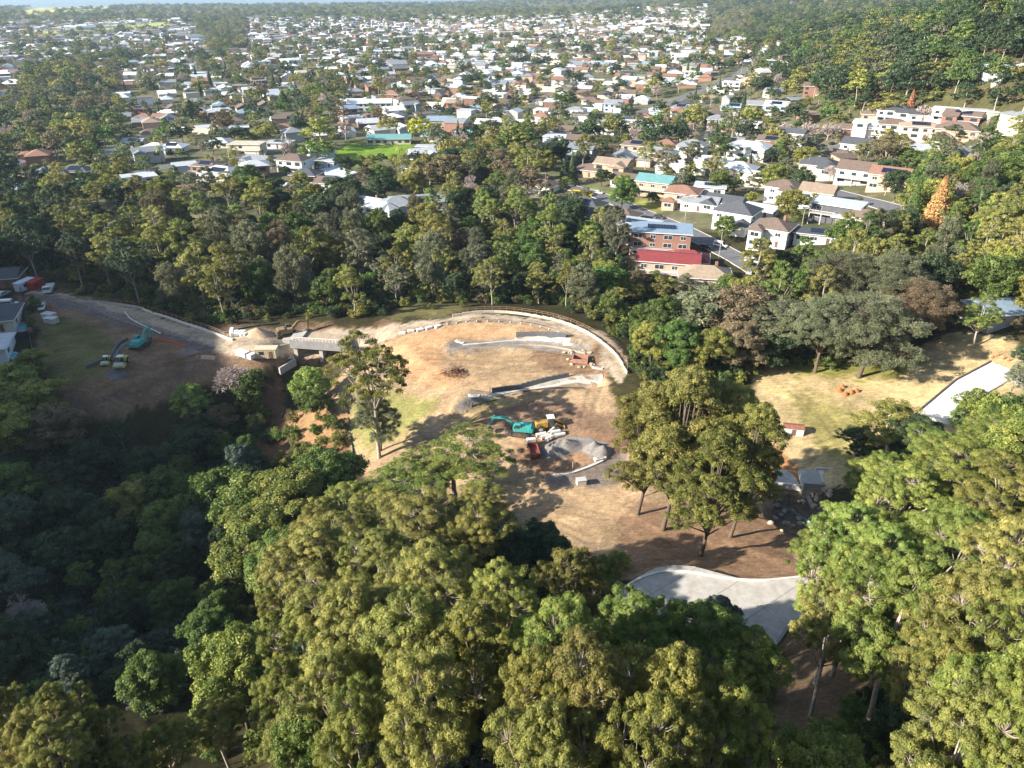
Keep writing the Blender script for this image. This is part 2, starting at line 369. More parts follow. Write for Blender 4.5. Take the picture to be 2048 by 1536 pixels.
def make_ground():
    rr = np.concatenate([[2, 8, 14], np.arange(20, 60, 1.6), np.arange(60, 262, .68), np.geomspace(262, 14000, 190)])
    aa = np.concatenate([np.linspace(-180, -44, 90)[:-1], np.arange(-44, 44, .24), np.linspace(44, 180, 90)])
    RR, AA = np.meshgrid(rr, np.radians(aa), indexing='ij')
    X, Y = RR * np.sin(AA), RR * np.cos(AA)
    Z = H(X, Y)
    nr, na = X.shape
    rrf = RR.ravel()
    Zf = Z.ravel() + (smooth_noise(X.ravel(), Y.ravel(), 1.9, 3) * .07 + smooth_noise(X.ravel(), Y.ravel(), .8, 5) * .10) * np.clip(1.4 - rrf / 300, 0, 1)
    V = np.stack([X.ravel(), Y.ravel(), Zf], 1)
    i = np.arange(nr - 1)[:, None] * na + np.arange(na - 1)[None]
    Fq = np.stack([i, i + na, i + na + 1, i + 1], -1).reshape(-1, 4)
    me = bpy.data.meshes.new('ground')
    me.vertices.add(len(V)); me.vertices.foreach_set('co', V.astype(np.float32).ravel())
    me.loops.add(Fq.size); me.loops.foreach_set('vertex_index', Fq.astype(np.int32).ravel())
    me.polygons.add(len(Fq)); me.polygons.foreach_set('loop_start', np.arange(0, Fq.size, 4, dtype=np.int32))
    me.polygons.foreach_set('use_smooth', np.ones(len(Fq), bool))
    me.update(calc_edges=True); me.validate()
    # colour of the ground itself: forest floor by default, town yards further out
    C = np.empty((len(V), 3)); C[:] = srgb(66, 62, 40)
    px, py, dep = project(V[:, 0], V[:, 1], V[:, 2])
    ok = dep > 5
    town = ok & (rrf > 268)
    mixn = smooth_noise(V[:, 0], V[:, 1], .06, 9) * .5 + smooth_noise(V[:, 0], V[:, 1], .21, 4) * .5
    tw = np.clip(mixn + .5, 0, 1)[:, None]
    tc = np.array(srgb(92, 98, 62)) * (1 - tw) + np.array(srgb(124, 118, 96)) * tw
    C[town] = tc[town]
    hk = (np.clip((V[:, 2] - 16) / 10, 0, 1) * ok * (rrf > 262))[:, None]; C = C * (1 - hk) + np.array(srgb(86, 84, 54)) * hk
    jx = smooth_noise(V[:, 0], V[:, 1], .9, 1) * .6 + smooth_noise(V[:, 0], V[:, 1], .33, 2) * .8
    jy = smooth_noise(V[:, 0], V[:, 1], .8, 6) * .6 + smooth_noise(V[:, 0], V[:, 1], .29, 7) * .8
    hf = np.random.default_rng(8).normal(size=len(V)) * .35 + smooth_noise(V[:, 0], V[:, 1], 2.3, 21) * .6
    for nm, poly, c, soft in ZONES:
        xs = [p[0] for p in poly]; ys = [p[1] for p in poly]
        m = ok & (px > min(xs) - 2 * soft) & (px < max(xs) + 2 * soft) & (py > min(ys) - 2 * soft) & (py < max(ys) + 2 * soft)
        if not m.any(): continue
        sd = poly_sd(poly, px[m] + jx[m] * soft * .8, py[m] + jy[m] * soft * .8)
        k = np.clip(.5 - sd / soft, 0, 1); k = np.clip(k + (hf[m] * .9) * (4 * k * (1 - k)) ** .7, 0, 1)[:, None]
        C[m] = C[m] * (1 - k) + np.array(c) * k
    RUTS = [[(440,700),(380,720),(300,745),(200,790)], [(470,690),(560,690),(650,688),(740,672)], [(1040,930),(1060,890),(1100,862),(1180,850)], [(1200,760),(1180,800),(1170,850)], [(1090,1010),(1180,1030),(1260,1040),(1330,1090)],
     [(1080,950),(1050,910),(1000,880),(900,870)], [(1560,760),(1640,820),(1700,900)], [(1600,930),(1660,880),(1760,850),(1840,850)], [(820,720),(950,730),(1080,740),(1180,740)], [(120,700),(200,690),(300,720),(420,700)], [(1060,646),(1130,665),(1180,700),(1215,750)], [(960,640),(1060,642),(1130,655)], [(70,595),(180,625),(300,668),(430,695)], [(840,700),(930,712),(1020,720),(1110,715)], [(960,850),(1050,845),(1150,830)], [(1020,1010),(1100,1045),(1180,1080)]]
    near = np.where(ok & (rrf > 80) & (rrf < 262))[0]; VX, VY = V[near, 0], V[near, 1]
    for rt in RUTS:
        q = smooth_line([Vector((*at(a, b)[:2], 0)) for a, b in rt], 2); d = np.full(len(near), 1e9)
        for p1, p2 in zip(q, q[1:]):
            ex, ey = p2.x - p1.x, p2.y - p1.y; t = np.clip(((VX - p1.x) * ex + (VY - p1.y) * ey) / (ex * ex + ey * ey + 1e-9), 0, 1)
            d = np.minimum(d, np.hypot(VX - p1.x - t * ex, VY - p1.y - t * ey))
        d = d + .25 * smooth_noise(VX, VY, .7, 5)
        k = np.clip(1 - np.abs(d - 1.05) / .62, 0, 1) * np.clip(.75 + .5 * smooth_noise(VX, VY, .4, 2), 0, 1); C[near] *= (1 - .32 * k)[:, None]; V[near, 2] -= .09 * k
        k = np.clip(1 - np.abs(d - 2.1) / .5, 0, 1); C[near] *= (1 + .10 * k)[:, None]; V[near, 2] += .05 * k
    me.vertices.foreach_set('co', V.astype(np.float32).ravel()); me.update()
    mot = .88 + .05 * np.random.default_rng(9).normal(size=len(V))[:, None] + .16 * smooth_noise(V[:, 0], V[:, 1], .17, 11)[:, None] + .10 * smooth_noise(V[:, 0], V[:, 1], .55, 12)[:, None]
    C = np.clip(C * mot, 0, 1)
    ca = me.color_attributes.new('soil', 'FLOAT_COLOR', 'POINT')
    ca.data.foreach_set('color', np.concatenate([C, np.ones((len(C), 1))], 1).astype(np.float32).ravel())
    m = bpy.data.materials.new('ground_soil'); m.use_nodes = True
    n = m.node_tree.nodes; l = m.node_tree.links; b = n['Principled BSDF']
    b.inputs['Roughness'].default_value = .95; b.inputs['Specular IOR Level'].default_value = .1
    at_ = n.new('ShaderNodeAttribute'); at_.attribute_name = 'soil'
    tc = n.new('ShaderNodeTexCoord')
    def noise(sc, det, lo, hi, lo2=.3, hi2=.7, dist=0):
        no = n.new('ShaderNodeTexNoise'); no.inputs['Scale'].default_value = sc; no.inputs['Detail'].default_value = det; no.inputs['Distortion'].default_value = dist
        no.inputs['Roughness'].default_value = .7
        l.new(tc.outputs['Object'], no.inputs['Vector'])
        mr = n.new('ShaderNodeMapRange'); mr.inputs[1].default_value = lo2; mr.inputs[2].default_value = hi2; mr.inputs[3].default_value = lo; mr.inputs[4].default_value = hi
        l.new(no.outputs['Fac'], mr.inputs[0]); return no, mr
    n1, f1 = noise(.22, 6, .72, 1.28); n2, f2 = noise(1.6, 8, .66, 1.3, dist=.6); n3, f3 = noise(7, 3, .8, 1.2)
    mu = n.new('ShaderNodeMath'); mu.operation = 'MULTIPLY'; l.new(f1.outputs[0], mu.inputs[0]); l.new(f2.outputs[0], mu.inputs[1])
    mu2 = n.new('ShaderNodeMath'); mu2.operation = 'MULTIPLY'; l.new(mu.outputs[0], mu2.inputs[0]); l.new(f3.outputs[0], mu2.inputs[1])
    vm = n.new('ShaderNodeVectorMath'); vm.operation = 'SCALE'; l.new(at_.outputs['Color'], vm.inputs[0]); l.new(mu2.outputs[0], vm.inputs['Scale'])
    # straw and weed flecks
    mp = n.new('ShaderNodeMapping'); mp.inputs['Rotation'].default_value = (0, 0, R(-14)); mp.inputs['Scale'].default_value = (.22, 2.6, .5)
    l.new(tc.outputs['Object'], mp.inputs['Vector'])
    n5, f5 = noise(.9, 6, .74, 1.2, dist=.5); l.new(mp.outputs[0], n5.inputs['Vector'])
    mu3 = n.new('ShaderNodeMath'); mu3.operation = 'MULTIPLY'; l.new(mu2.outputs[0], mu3.inputs[0]); l.new(f5.outputs[0], mu3.inputs[1]); l.new(mu3.outputs[0], vm.inputs['Scale'])
    n4, f4 = noise(3.1, 9, 0, .55, .55, .72, .8)
    mixc = n.new('ShaderNodeMix'); mixc.data_type = 'RGBA'; l.new(f4.outputs[0], mixc.inputs[0]); l.new(vm.outputs[0], mixc.inputs[6])
    hs = n.new('ShaderNodeHueSaturation'); hs.inputs['Hue'].default_value = .53; hs.inputs['Value'].default_value = .72; hs.inputs['Saturation'].default_value = .9
    l.new(vm.outputs[0], hs.inputs['Color']); l.new(hs.outputs[0], mixc.inputs[7])
    l.new(mixc.outputs[2], b.inputs['Base Color'])
    bp = n.new('ShaderNodeBump'); bp.inputs['Strength'].default_value = .55; bp.inputs['Distance'].default_value = .25
    l.new(n2.outputs['Fac'], bp.inputs['Height']); l.new(bp.outputs[0], b.inputs['Normal'])
    me.materials.append(m)
    return tag(newobj('ground', me), 'bare earth, dry grass and town ground rolling to the coast', 'ground', kind='structure')
make_ground()
def make_sea():
    mb = MB(); n = 48
    for j, r_ in enumerate((2600, 4200, 7000, 15000, 30000)):
        for k in range(n + 1):
            a = R(-100 + 170 * k / n); mb.v.append((r_ * math.sin(a), r_ * math.cos(a), -8.0))
    for j in range(4):
        for k in range(n):
            i = j * (n + 1) + k; mb.f.append((i, i + 1, i + n + 2, i + n + 1)); mb.m.append(0)
    m = mat('sea_water', (.10, .17, .22), .25, .1, .01, spec=.5)
    tag(mb.build('sea', m), 'pale blue sea along the far coast', 'sea', kind='structure')
make_sea()

# ------------------------------------------------------------------ trees
LM = {
 'olive':  leaf_mat('leaf_olive', (0.143, 0.165, 0.037), (0.374, 0.358, 0.088), (0.517, 0.462, 0.132)),
 'khaki':  leaf_mat('leaf_khaki', (0.160, 0.174, 0.044), (0.396, 0.372, 0.105), (0.506, 0.440, 0.138)),
 'lime':   leaf_mat('leaf_lime', (0.132, 0.193, 0.040), (0.352, 0.391, 0.094), (0.495, 0.495, 0.143)),
 'green':  leaf_mat('leaf_green', (0.075, 0.125, 0.030), (0.180, 0.250, 0.058), (0.260, 0.320, 0.075)),
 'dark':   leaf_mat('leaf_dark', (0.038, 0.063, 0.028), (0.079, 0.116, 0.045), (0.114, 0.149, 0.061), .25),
 'bluish': leaf_mat('leaf_bluish', (0.067, 0.102, 0.074), (0.131, 0.175, 0.123), (0.193, 0.236, 0.175), .25),
 'grey':   leaf_mat('leaf_grey', (0.123, 0.137, 0.074), (0.228, 0.236, 0.131), (0.298, 0.289, 0.175), .3),
 'tan':    leaf_mat('leaf_tan', (0.149, 0.126, 0.070), (0.263, 0.206, 0.114), (0.333, 0.263, 0.158), .3),
 'orange': leaf_mat('leaf_orange', (0.330, 0.170, 0.075), (0.560, 0.310, 0.150), (0.600, 0.360, 0.190), .3),
 'yellow': leaf_mat('leaf_yellow', (0.263, 0.263, 0.035), (0.455, 0.403, 0.052), (0.560, 0.473, 0.070), .3),
}
COLWORD = {'olive': 'olive', 'khaki': 'khaki', 'lime': 'yellow-green', 'green': 'mid-green', 'dark': 'dark green', 'bluish': 'blue-green', 'grey': 'grey-green', 'tan': 'brownish', 'orange': 'rust-orange', 'yellow': 'yellow'}
BARK = {
 'pale': mat('bark_pale', (.42, .36, .29), .85, .35, 3, bump=.4),
 'brown': mat('bark_brown', (.13, .10, .075), .9, .35, 4, bump=.5),
 'dark': mat('bark_dark', (.06, .05, .042), .9, .3, 4, bump=.5),
 'twig': mat('bark_twig', (.44, .36, .33), .9, .25, 2),
}
def unit(v): return v / (np.linalg.norm(v, axis=-1, keepdims=True) + 1e-9)
def dome_dirs(g, n, zmin):
    d = unit(g.normal(size=(n * 3, 3))); d = d[d[:, 2] > zmin]
    while len(d) < n: d = np.concatenate([d, d])
    return d[:n]
def leaves_at(g, cen, rad, per, L, W, zs, zmin, droop, outw, shell):
    """leaf blades on little domes; returns verts (4 per leaf) and the dome index"""
    n = len(cen) * per
    idx = np.repeat(np.arange(len(cen)), per)
    d = unit(g.normal(size=(n, 3)))
    flip = d[:, 2] < zmin; d[flip, 2] *= -1
    rr = rad[idx] * g.random(n) ** shell
    lump = 1 + .22 * np.sin(d[:, 0] * 5 + idx) * np.sin(d[:, 1] * 5 + idx * 1.7)
    p = cen[idx] + d * (rr * lump)[:, None] * np.array([1, 1, zs])
    nrm = unit(d * outw + g.normal(size=(n, 3)) * (1 - outw) * .8)
    t = unit(np.cross(nrm, g.normal(size=(n, 3))))
    t = unit(t - np.array([0, 0, droop])); b = unit(np.cross(nrm, t))
    l_ = (L * (.6 + .8 * g.random(n)))[:, None]; w_ = (W * (.6 + .8 * g.random(n)))[:, None]
    V = np.stack([p - t * l_ / 2, p + b * w_ / 2 - t * l_ * .05, p + t * l_ / 2, p - b * w_ / 2 - t * l_ * .05], 1)
    return V.reshape(-1, 3), idx
def make_tree(name, seed, Ht=20, Rc=6, clear=.38, lobes=9, clumps=18, cr=(.6, 1.0), per=300, L=.27, W=.11, zs=.72, zmin=-.25, droop=.2, outw=.6, shell=.28,
              lobe_r=.42, trunk_r=.3, bark='pale', leaf='olive', sub=True, joined=False, flat=.75, lean=.04):
    g = np.random.default_rng(seed); rr = random.Random(seed)
    base = Ht * clear
    mb = MB()
    lean_v = Vector((rr.uniform(-1, 1), rr.uniform(-1, 1), 0)) * lean
    def axis(z): return Vector((lean_v.x * z + .25 * math.sin(z * .35 + seed), lean_v.y * z + .25 * math.cos(z * .3 + seed), z))
    cents, lrs = [], []
    for i in range(lobes):
        top = i < max(1, lobes // 4)
        a = 2.4 * i + rr.uniform(-.4, .4)
        rad = Rc * (rr.uniform(0, .28) if top else rr.uniform(.42, .68))
        fz = rr.uniform(.80, .90) if top else rr.uniform(clear + .16, .80)
        zz = Ht * fz
        cents.append(axis(zz) + Vector((math.cos(a) * rad, math.sin(a) * rad, 0)))
        lrs.append(Rc * lobe_r * rr.uniform(.75, 1.2))
    ztop = min(max(c.z for c in cents) - 1, Ht * .72)
    zs_ = [0, .4, base * .5, base, (base + ztop) / 2, ztop]
    if bark != 'none':
        mb.tube([axis(z) - (Vector((0, 0, .6)) if z == 0 else Vector()) for z in zs_], [trunk_r * k for k in (1.5, 1.12, .95, .8, .52, .2)], 8 if not joined else 5)
    C, Rd = [], []
    CA = np.array([tuple(c) for c in cents]); LR = np.array(lrs)
    for i, c in enumerate(cents):
        s = axis(min(base * .85 + (c.z - base) * .35 * rr.random() + .5, ztop))
        m1 = s.lerp(c, .5) + Vector((0, 0, -.4))
        if not joined: mb.tube([s, m1, c - Vector((0, 0, lrs[i] * .3))], [trunk_r * .42, trunk_r * .3, trunk_r * .16], 6)
        dd = dome_dirs(g, clumps, -.42)
        k = np.arange(clumps) + .5; ph = np.arccos(1 - 1.42 * k / clumps); th = np.pi * (1 + 5 ** .5) * k + g.random() * 6
        fd = np.stack([np.cos(th) * np.sin(ph), np.sin(th) * np.sin(ph), np.cos(ph)], 1)
        dd = unit(fd + .35 * g.normal(size=fd.shape))
        pp = CA[i] + dd * LR[i] * (.75 + .35 * g.random(clumps))[:, None] * np.array([1, 1, flat])
        for q in pp:
            dist = np.linalg.norm((CA - q) / np.array([1, 1, flat]), axis=1) / LR
            dist[i] = 9
            if dist.min() < .62: continue
            C.append(q); Rd.append(rr.uniform(*cr))
            if sub and not joined:
                cq = Vector(q); e = c - Vector((0, 0, lrs[i] * .3))
                mb.tube([e, e.lerp(cq, .55) - Vector((0, 0, .25)), cq], [trunk_r * .13, trunk_r * .09, trunk_r * .04], 4, cap=False)
    C = np.array(C); Rd = np.array(Rd)
    V, idx = leaves_at(g, C, Rd, per, L, W, zs, zmin, droop, outw, shell)
    tint = np.clip((g.random(len(C)) * .75)[idx] + g.normal(size=len(idx)) * .13, 0, 1)
    if joined:
        nv = len(mb.v); vs = mb.v + [tuple(p) for p in V]
        me = bpy.data.meshes.new(name); nl = len(V) // 4
        me.from_pydata(vs, [], mb.f + [tuple(range(nv + 4 * k, nv + 4 * k + 4)) for k in range(nl)])
        me.materials.append(LM[leaf]); me.materials.append(BARK[bark])
        me.polygons.foreach_set('material_index', [1] * len(mb.f) + [0] * nl)
        a_ = me.attributes.new('tint', 'FLOAT', 'FACE'); a_.data.foreach_set('value', np.concatenate([np.zeros(len(mb.f)), tint]).astype(np.float32))
        return {'one': me, 'H': Ht, 'W': 2 * Rc}
    crown = np_mesh(name + '_crown', V, len(V) // 4, [LM[leaf]], tint)
    trunk = mb.mesh(name + '_trunk', BARK[bark], smooth=True)
    return {'trunk': trunk, 'crown': crown, 'H': Ht, 'W': 2 * Rc}
def make_bare(name, seed, Ht=12, Rc=5, depth=5, joined=False, bark='twig', fine=1.0):
    rr = random.Random(seed); tr = MB(); cw = MB()
    def grow(p, d, ln, r_, lev):
        q = p + d * ln * .5 + Vector((rr.uniform(-1, 1), rr.uniform(-1, 1), rr.uniform(0, 1))) * ln * .07
        e = q + (d + Vector((0, 0, .12))).normalized() * ln * .5
        (tr if lev < 2 else cw).tube([p, q, e], [r_, r_ * .82, r_ * .62], 6 if lev < 2 else 3, cap=False)
        if lev >= depth: return
        k = 4 if lev >= 2 else (5 if lev == 1 else 6)
        for i in range(k):
            a = 2 * math.pi * (i + rr.random() * .7) / k
            sp = rr.uniform(.45, .95)
            u = d.cross(Vector((0, 0, 1)) if abs(d.z) < .9 else Vector((1, 0, 0))).normalized(); v = d.cross(u)
            nd = (d * (1.25 - sp * .5) + (u * math.cos(a) + v * math.sin(a)) * sp).normalized()
            f0 = p.lerp(e, rr.uniform(.55, 1.0))
            grow(f0, nd, ln * rr.uniform(.55, .8), max(r_ * .5, .022 * fine), lev + 1)
    grow(Vector((0, 0, -.4)), Vector((0, 0, 1)), Ht * .32, .26, 0)
    if joined:
        tr.add(cw.v, cw.f); return {'one': tr.mesh(name, BARK[bark]), 'H': Ht, 'W': 2 * Rc}
    return {'trunk': tr.mesh(name + '_trunk', BARK[bark], True), 'crown': cw.mesh(name + '_crown', BARK[bark]), 'H': Ht, 'W': 2 * Rc}
def make_conifer(name, seed, Ht=14, Rc=3, n=5200, leaf='dark', L=.5, W=.16):
    g = np.random.default_rng(seed); mb = MB(); mb.tube([(0, 0, -.4), (0, 0, Ht * .5), (0, 0, Ht * .97)], [.28, .16, .03], 7)
    f = g.random(n) ** .75; z = Ht * (.08 + .92 * f); tier = .75 + .25 * np.abs(np.sin(f * 26))
    rad = Rc * (1 - f) ** .8 * tier * g.random(n) ** .35 + .06; a = g.random(n) * 6.283
    p = np.stack([np.cos(a) * rad, np.sin(a) * rad, z - rad * .15], 1)
    out = np.stack([np.cos(a), np.sin(a), .3 * np.ones(n)], 1)
    nrm = unit(out * .6 + g.normal(size=(n, 3)) * .5); t = unit(np.cross(nrm, g.normal(size=(n, 3)))); b = np.cross(nrm, t)
    V = np.stack([p - t * L / 2, p + b * W, p + t * L / 2, p - b * W], 1).reshape(-1, 3)
    tint = np.clip(g.random(n) * .8, 0, 1)
    return {'trunk': mb.mesh(name + '_trunk', BARK['brown'], True), 'crown': np_mesh(name + '_crown', V, n, [LM[leaf]], tint), 'H': Ht, 'W': 2 * Rc}
def make_palm(name, seed, Ht=9):
    rr = random.Random(seed); mb = MB(); mb.tube([(0, 0, -.4), (.15, 0, Ht * .5), (.1, .1, Ht)], [.24, .17, .15], 7)
    V, tint = [], []
    for k in range(18):
        a = 2.4 * k; el = rr.uniform(-.3, 1.1); ln = rr.uniform(2.0, 2.8)
        d = Vector((math.cos(a), math.sin(a), 0)); p = Vector((.1, .1, Ht)); s = d.cross(Vector((0, 0, 1)))
        up = math.sin(el)
        for j in range(9):
            q = p + d * ln / 9 + Vector((0, 0, (up - j * .2) * ln / 9))
            wd = .42 * math.sin(math.pi * (j + 1.2) / 11)
            for sg in (-1, 1):
                e = (p + q) / 2 + s * sg * wd * 1.3 - Vector((0, 0, .16)) + d * .12
                V += [p, q, e + (q - p) * .3, e]; tint.append(.3 + .5 * rr.random())
            p = q
    V = np.array([tuple(v) for v in V])
    return {'trunk': mb.mesh(name + '_trunk', BARK['brown'], True), 'crown': np_mesh(name + '_crown', V, len(V) // 4, [LM['lime']], np.array(tint)), 'H': Ht + 1, 'W': 5}

T = {}
T['gum', 'near'] = [make_tree('gum_near%d' % k, 11 + k, 22, 6.2, lobes=15 + k % 3, clumps=25, cr=(.38, .82), per=330, L=.23, W=.075, lobe_r=.33, bark='pale', zs=.68, outw=.72) for k in range(3)]
T['leafy', 'near'] = [make_tree('leafy_near%d' % k, 31 + k, 15, 5.6, clear=.2, lobes=12, clumps=24, cr=(.7, 1.15), per=250, L=.34, W=.19, zmin=-.4, droop=.1, bark='brown', leaf='green', zs=.85, flat=.9) for k in range(2)]
T['she_oak', 'near'] = [make_tree('she_oak_near', 41, 18, 6, clear=.22, lobes=14, clumps=26, cr=(.5, .95), per=230, L=.36, W=.07, droop=.6, outw=.3, zs=.9, zmin=-.8, shell=.5, bark='brown', leaf='grey', flat=1.0)]
T['open_gum', 'near'] = [make_tree('open_gum_near', 46, 22, 6.5, lobes=13, clumps=17, cr=(.45, .85), per=190, L=.32, W=.10, outw=.4, shell=.4, lobe_r=.44, bark='pale', leaf='lime')]
T['gum', 'mid'] = [make_tree('gum_mid%d' % k, 51 + k, 21, 6.0, clear=.26, lobes=9 + k % 3, clumps=15, cr=(.65, 1.15), per=130, L=.42, W=.18, lobe_r=.42, outw=.7) for k in range(5)]
T['leafy', 'mid'] = [make_tree('leafy_mid%d' % k, 61 + k, 14, 5.2, clear=.16, lobes=9, clumps=15, cr=(.8, 1.3), per=110, L=.50, W=.27, zmin=-.5, bark='brown', leaf='green', zs=.9, flat=.95, lobe_r=.46) for k in range(3)]
T['she_oak', 'mid'] = [make_tree('she_oak_mid%d' % k, 71 + k, 17, 4.6, clear=.16, lobes=11, clumps=17, cr=(.6, 1.0), per=120, L=.50, W=.13, droop=.7, outw=.3, zs=1.0, zmin=-.8, shell=.5, bark='brown', leaf='grey', flat=1.15) for k in range(2)]
T['gum', 'far'] = [make_tree('gum_far%d' % k, 81 + k, 18, 5.4, clear=.25, lobes=7, clumps=10, cr=(.9, 1.5), per=30, L=.85, W=.48, joined=True, lobe_r=.46, outw=.75) for k in range(3)]
T['leafy', 'far'] = [make_tree('leafy_far%d' % k, 91 + k, 11, 5.0, clear=.1, lobes=7, clumps=10, cr=(.9, 1.5), per=28, L=.85, W=.55, joined=True, bark='brown', leaf='green', outw=.75, flat=.95, lobe_r=.5) for k in range(2)]
T['she_oak', 'far'] = T['gum', 'far']
T['bare', 'mid'] = [make_bare('bare_mid%d' % k, 5 + k, 12, 5.5, 5, fine=2.6) for k in range(2)]
T['bare', 'near'] = [make_bare('bare_near', 3, 11, 5, 4, bark='pale', fine=1.1)]
T['bare', 'far'] = [make_bare('bare_far', 9, 11, 5, 4, True, fine=5.0)]
T['conifer', 'mid'] = [make_conifer('conifer_mid', 4)]
T['conifer', 'far'] = T['conifer', 'mid']
T['palm', 'mid'] = [make_palm('palm_mid', 2)]
T['palm', 'far'] = T['palm', 'mid']
T['palm', 'near'] = T['palm', 'mid']; T['conifer', 'near'] = T['conifer', 'mid']
T['shrub', 'near'] = [make_tree('shrub_near%d' % k, 101 + k, 4, 2.4, clear=.05, lobes=6, clumps=9, cr=(.4, .7), per=110, L=.24, W=.13, zmin=-.5, bark='brown', leaf='green', zs=.9, trunk_r=.1, flat=.9) for k in range(2)]
T['shrub', 'mid'] = [make_tree('shrub_mid%d' % k, 105 + k, 4, 2.4, clear=.05, lobes=5, clumps=8, cr=(.5, .8), per=34, L=.42, W=.24, zmin=-.5, bark='brown', leaf='green', zs=.9, trunk_r=.1, flat=.9) for k in range(2)]
T['shrub', 'far'] = [make_tree('shrub_far%d' % k, 108 + k, 4, 2.4, clear=.05, lobes=4, clumps=6, cr=(.6, .9), per=14, L=.8, W=.5, joined=True, bark='brown', leaf='green', trunk_r=.1) for k in range(1)]
T['tall_gum', 'near'] = [make_tree('tall_gum_near%d' % k, 23 + k, 32, 7.6, clear=.14, lobes=26, clumps=20, cr=(.5, .95), per=190, L=.34, W=.11, lobe_r=.26, bark='brown', trunk_r=.34) for k in range(2)]
T['open_gum', 'mid'] = T['open_gum', 'near']
KINDNAME = {'gum': ('gum_tree', 'tree'), 'open_gum': ('gum_tree', 'tree'), 'tall_gum': ('gum_tree', 'tree'), 'leafy': ('broadleaf_tree', 'tree'), 'she_oak': ('she_oak', 'tree'), 'bare': ('bare_tree', 'tree'),
            'conifer': ('conifer', 'tree'), 'palm': ('palm_tree', 'palm'), 'shrub': ('shrub', 'shrub')}
KINDWORD = {'gum': 'gum tree', 'open_gum': 'thin-crowned gum tree', 'tall_gum': 'towering gum tree', 'leafy': 'bushy broadleaf tree', 'she_oak': 'feathery she-oak', 'bare': 'leafless twiggy tree', 'conifer': 'pointed conifer', 'palm': 'palm tree', 'shrub': 'low shrub'}
LABELS = []      # (object, description, place phrase, px) - labels are written at the end so that each singles one out
PLANTED = []
SPECS = []       # every tree is noted here first; the 300 largest of a kind become things, the rest one mass
def tree(kind, x, y, z, height, width, colour=None, tier=None, place='', desc=None, rz=None, group=None):
    SPECS.append((kind, x, y, z, height, width, colour, tier, place, desc, rz, group))
    PLANTED.append((x, y, width / 2, height))
def proto(kind, x, y, z, tier):
    dist = math.hypot(x, y, z - CAMZ)
    if tier is None: tier = 'near' if dist < 150 else ('mid' if dist < 400 else 'far')
    ps = T[kind, tier]; return ps[rnd.randrange(len(ps))]
def build_tree(kind, x, y, z, height, width, colour, tier, place, desc, rz, group):
    p = proto(kind, x, y, z, tier)
    rz = rnd.uniform(0, 6.28) if rz is None else rz
    s = (width / p['W'], width / p['W'] * rnd.uniform(.92, 1.08), height / p['H'])
    nm, cat = KINDNAME[kind]
    def recolour(o):
        if colour and kind not in ('bare', 'palm'):
            o.material_slots[0].link = 'OBJECT'; o.material_slots[0].material = LM[colour]
    if 'one' in p:
        o = newobj(nm, p['one'], None, (x, y, z), rz, s); recolour(o)
    else:
        o = empty(nm, (x, y, z), rz, s)
        newobj('trunk', p['trunk'], o); c = newobj('crown', p['crown'], o); recolour(c)
    o['category'] = cat
    px = float(project(np.array(x), np.array(y), np.array(z + height * .6))[0])
    cw = COLWORD.get(colour, '') + ' ' if kind not in ('bare', 'palm') and colour else ''
    if desc is None:
        lo, hi = {'shrub': (2, 4.5), 'palm': (6, 11)}.get(kind, (11, 19))
        hw = 'tall ' if height > hi else ('small ' if height < lo else '')
        desc = hw + cw + KINDWORD[kind]
    LABELS.append((o, desc, place, px, group))
    return o
def crown_at(kind, px, py, dpx, height, colour, place, k=.66, desc=None, tier=None, wmax=99):
    """a tree whose crown is centred on a pixel: its foot is found on the ground below"""
    x, y, z = at(px, py, height * k)
    dist = (y * CP - (z + height * k - CAMZ) * SP)
    return tree(kind, x, y, z, height, min(dpx * dist / F_PX, wmax), colour, tier, place, desc)
def foot_at(kind, px, py, height, width, colour, place, desc=None, tier=None):
    x, y, z = at(px, py); return tree(kind, x, y, z, height, width, colour, tier, place, desc)

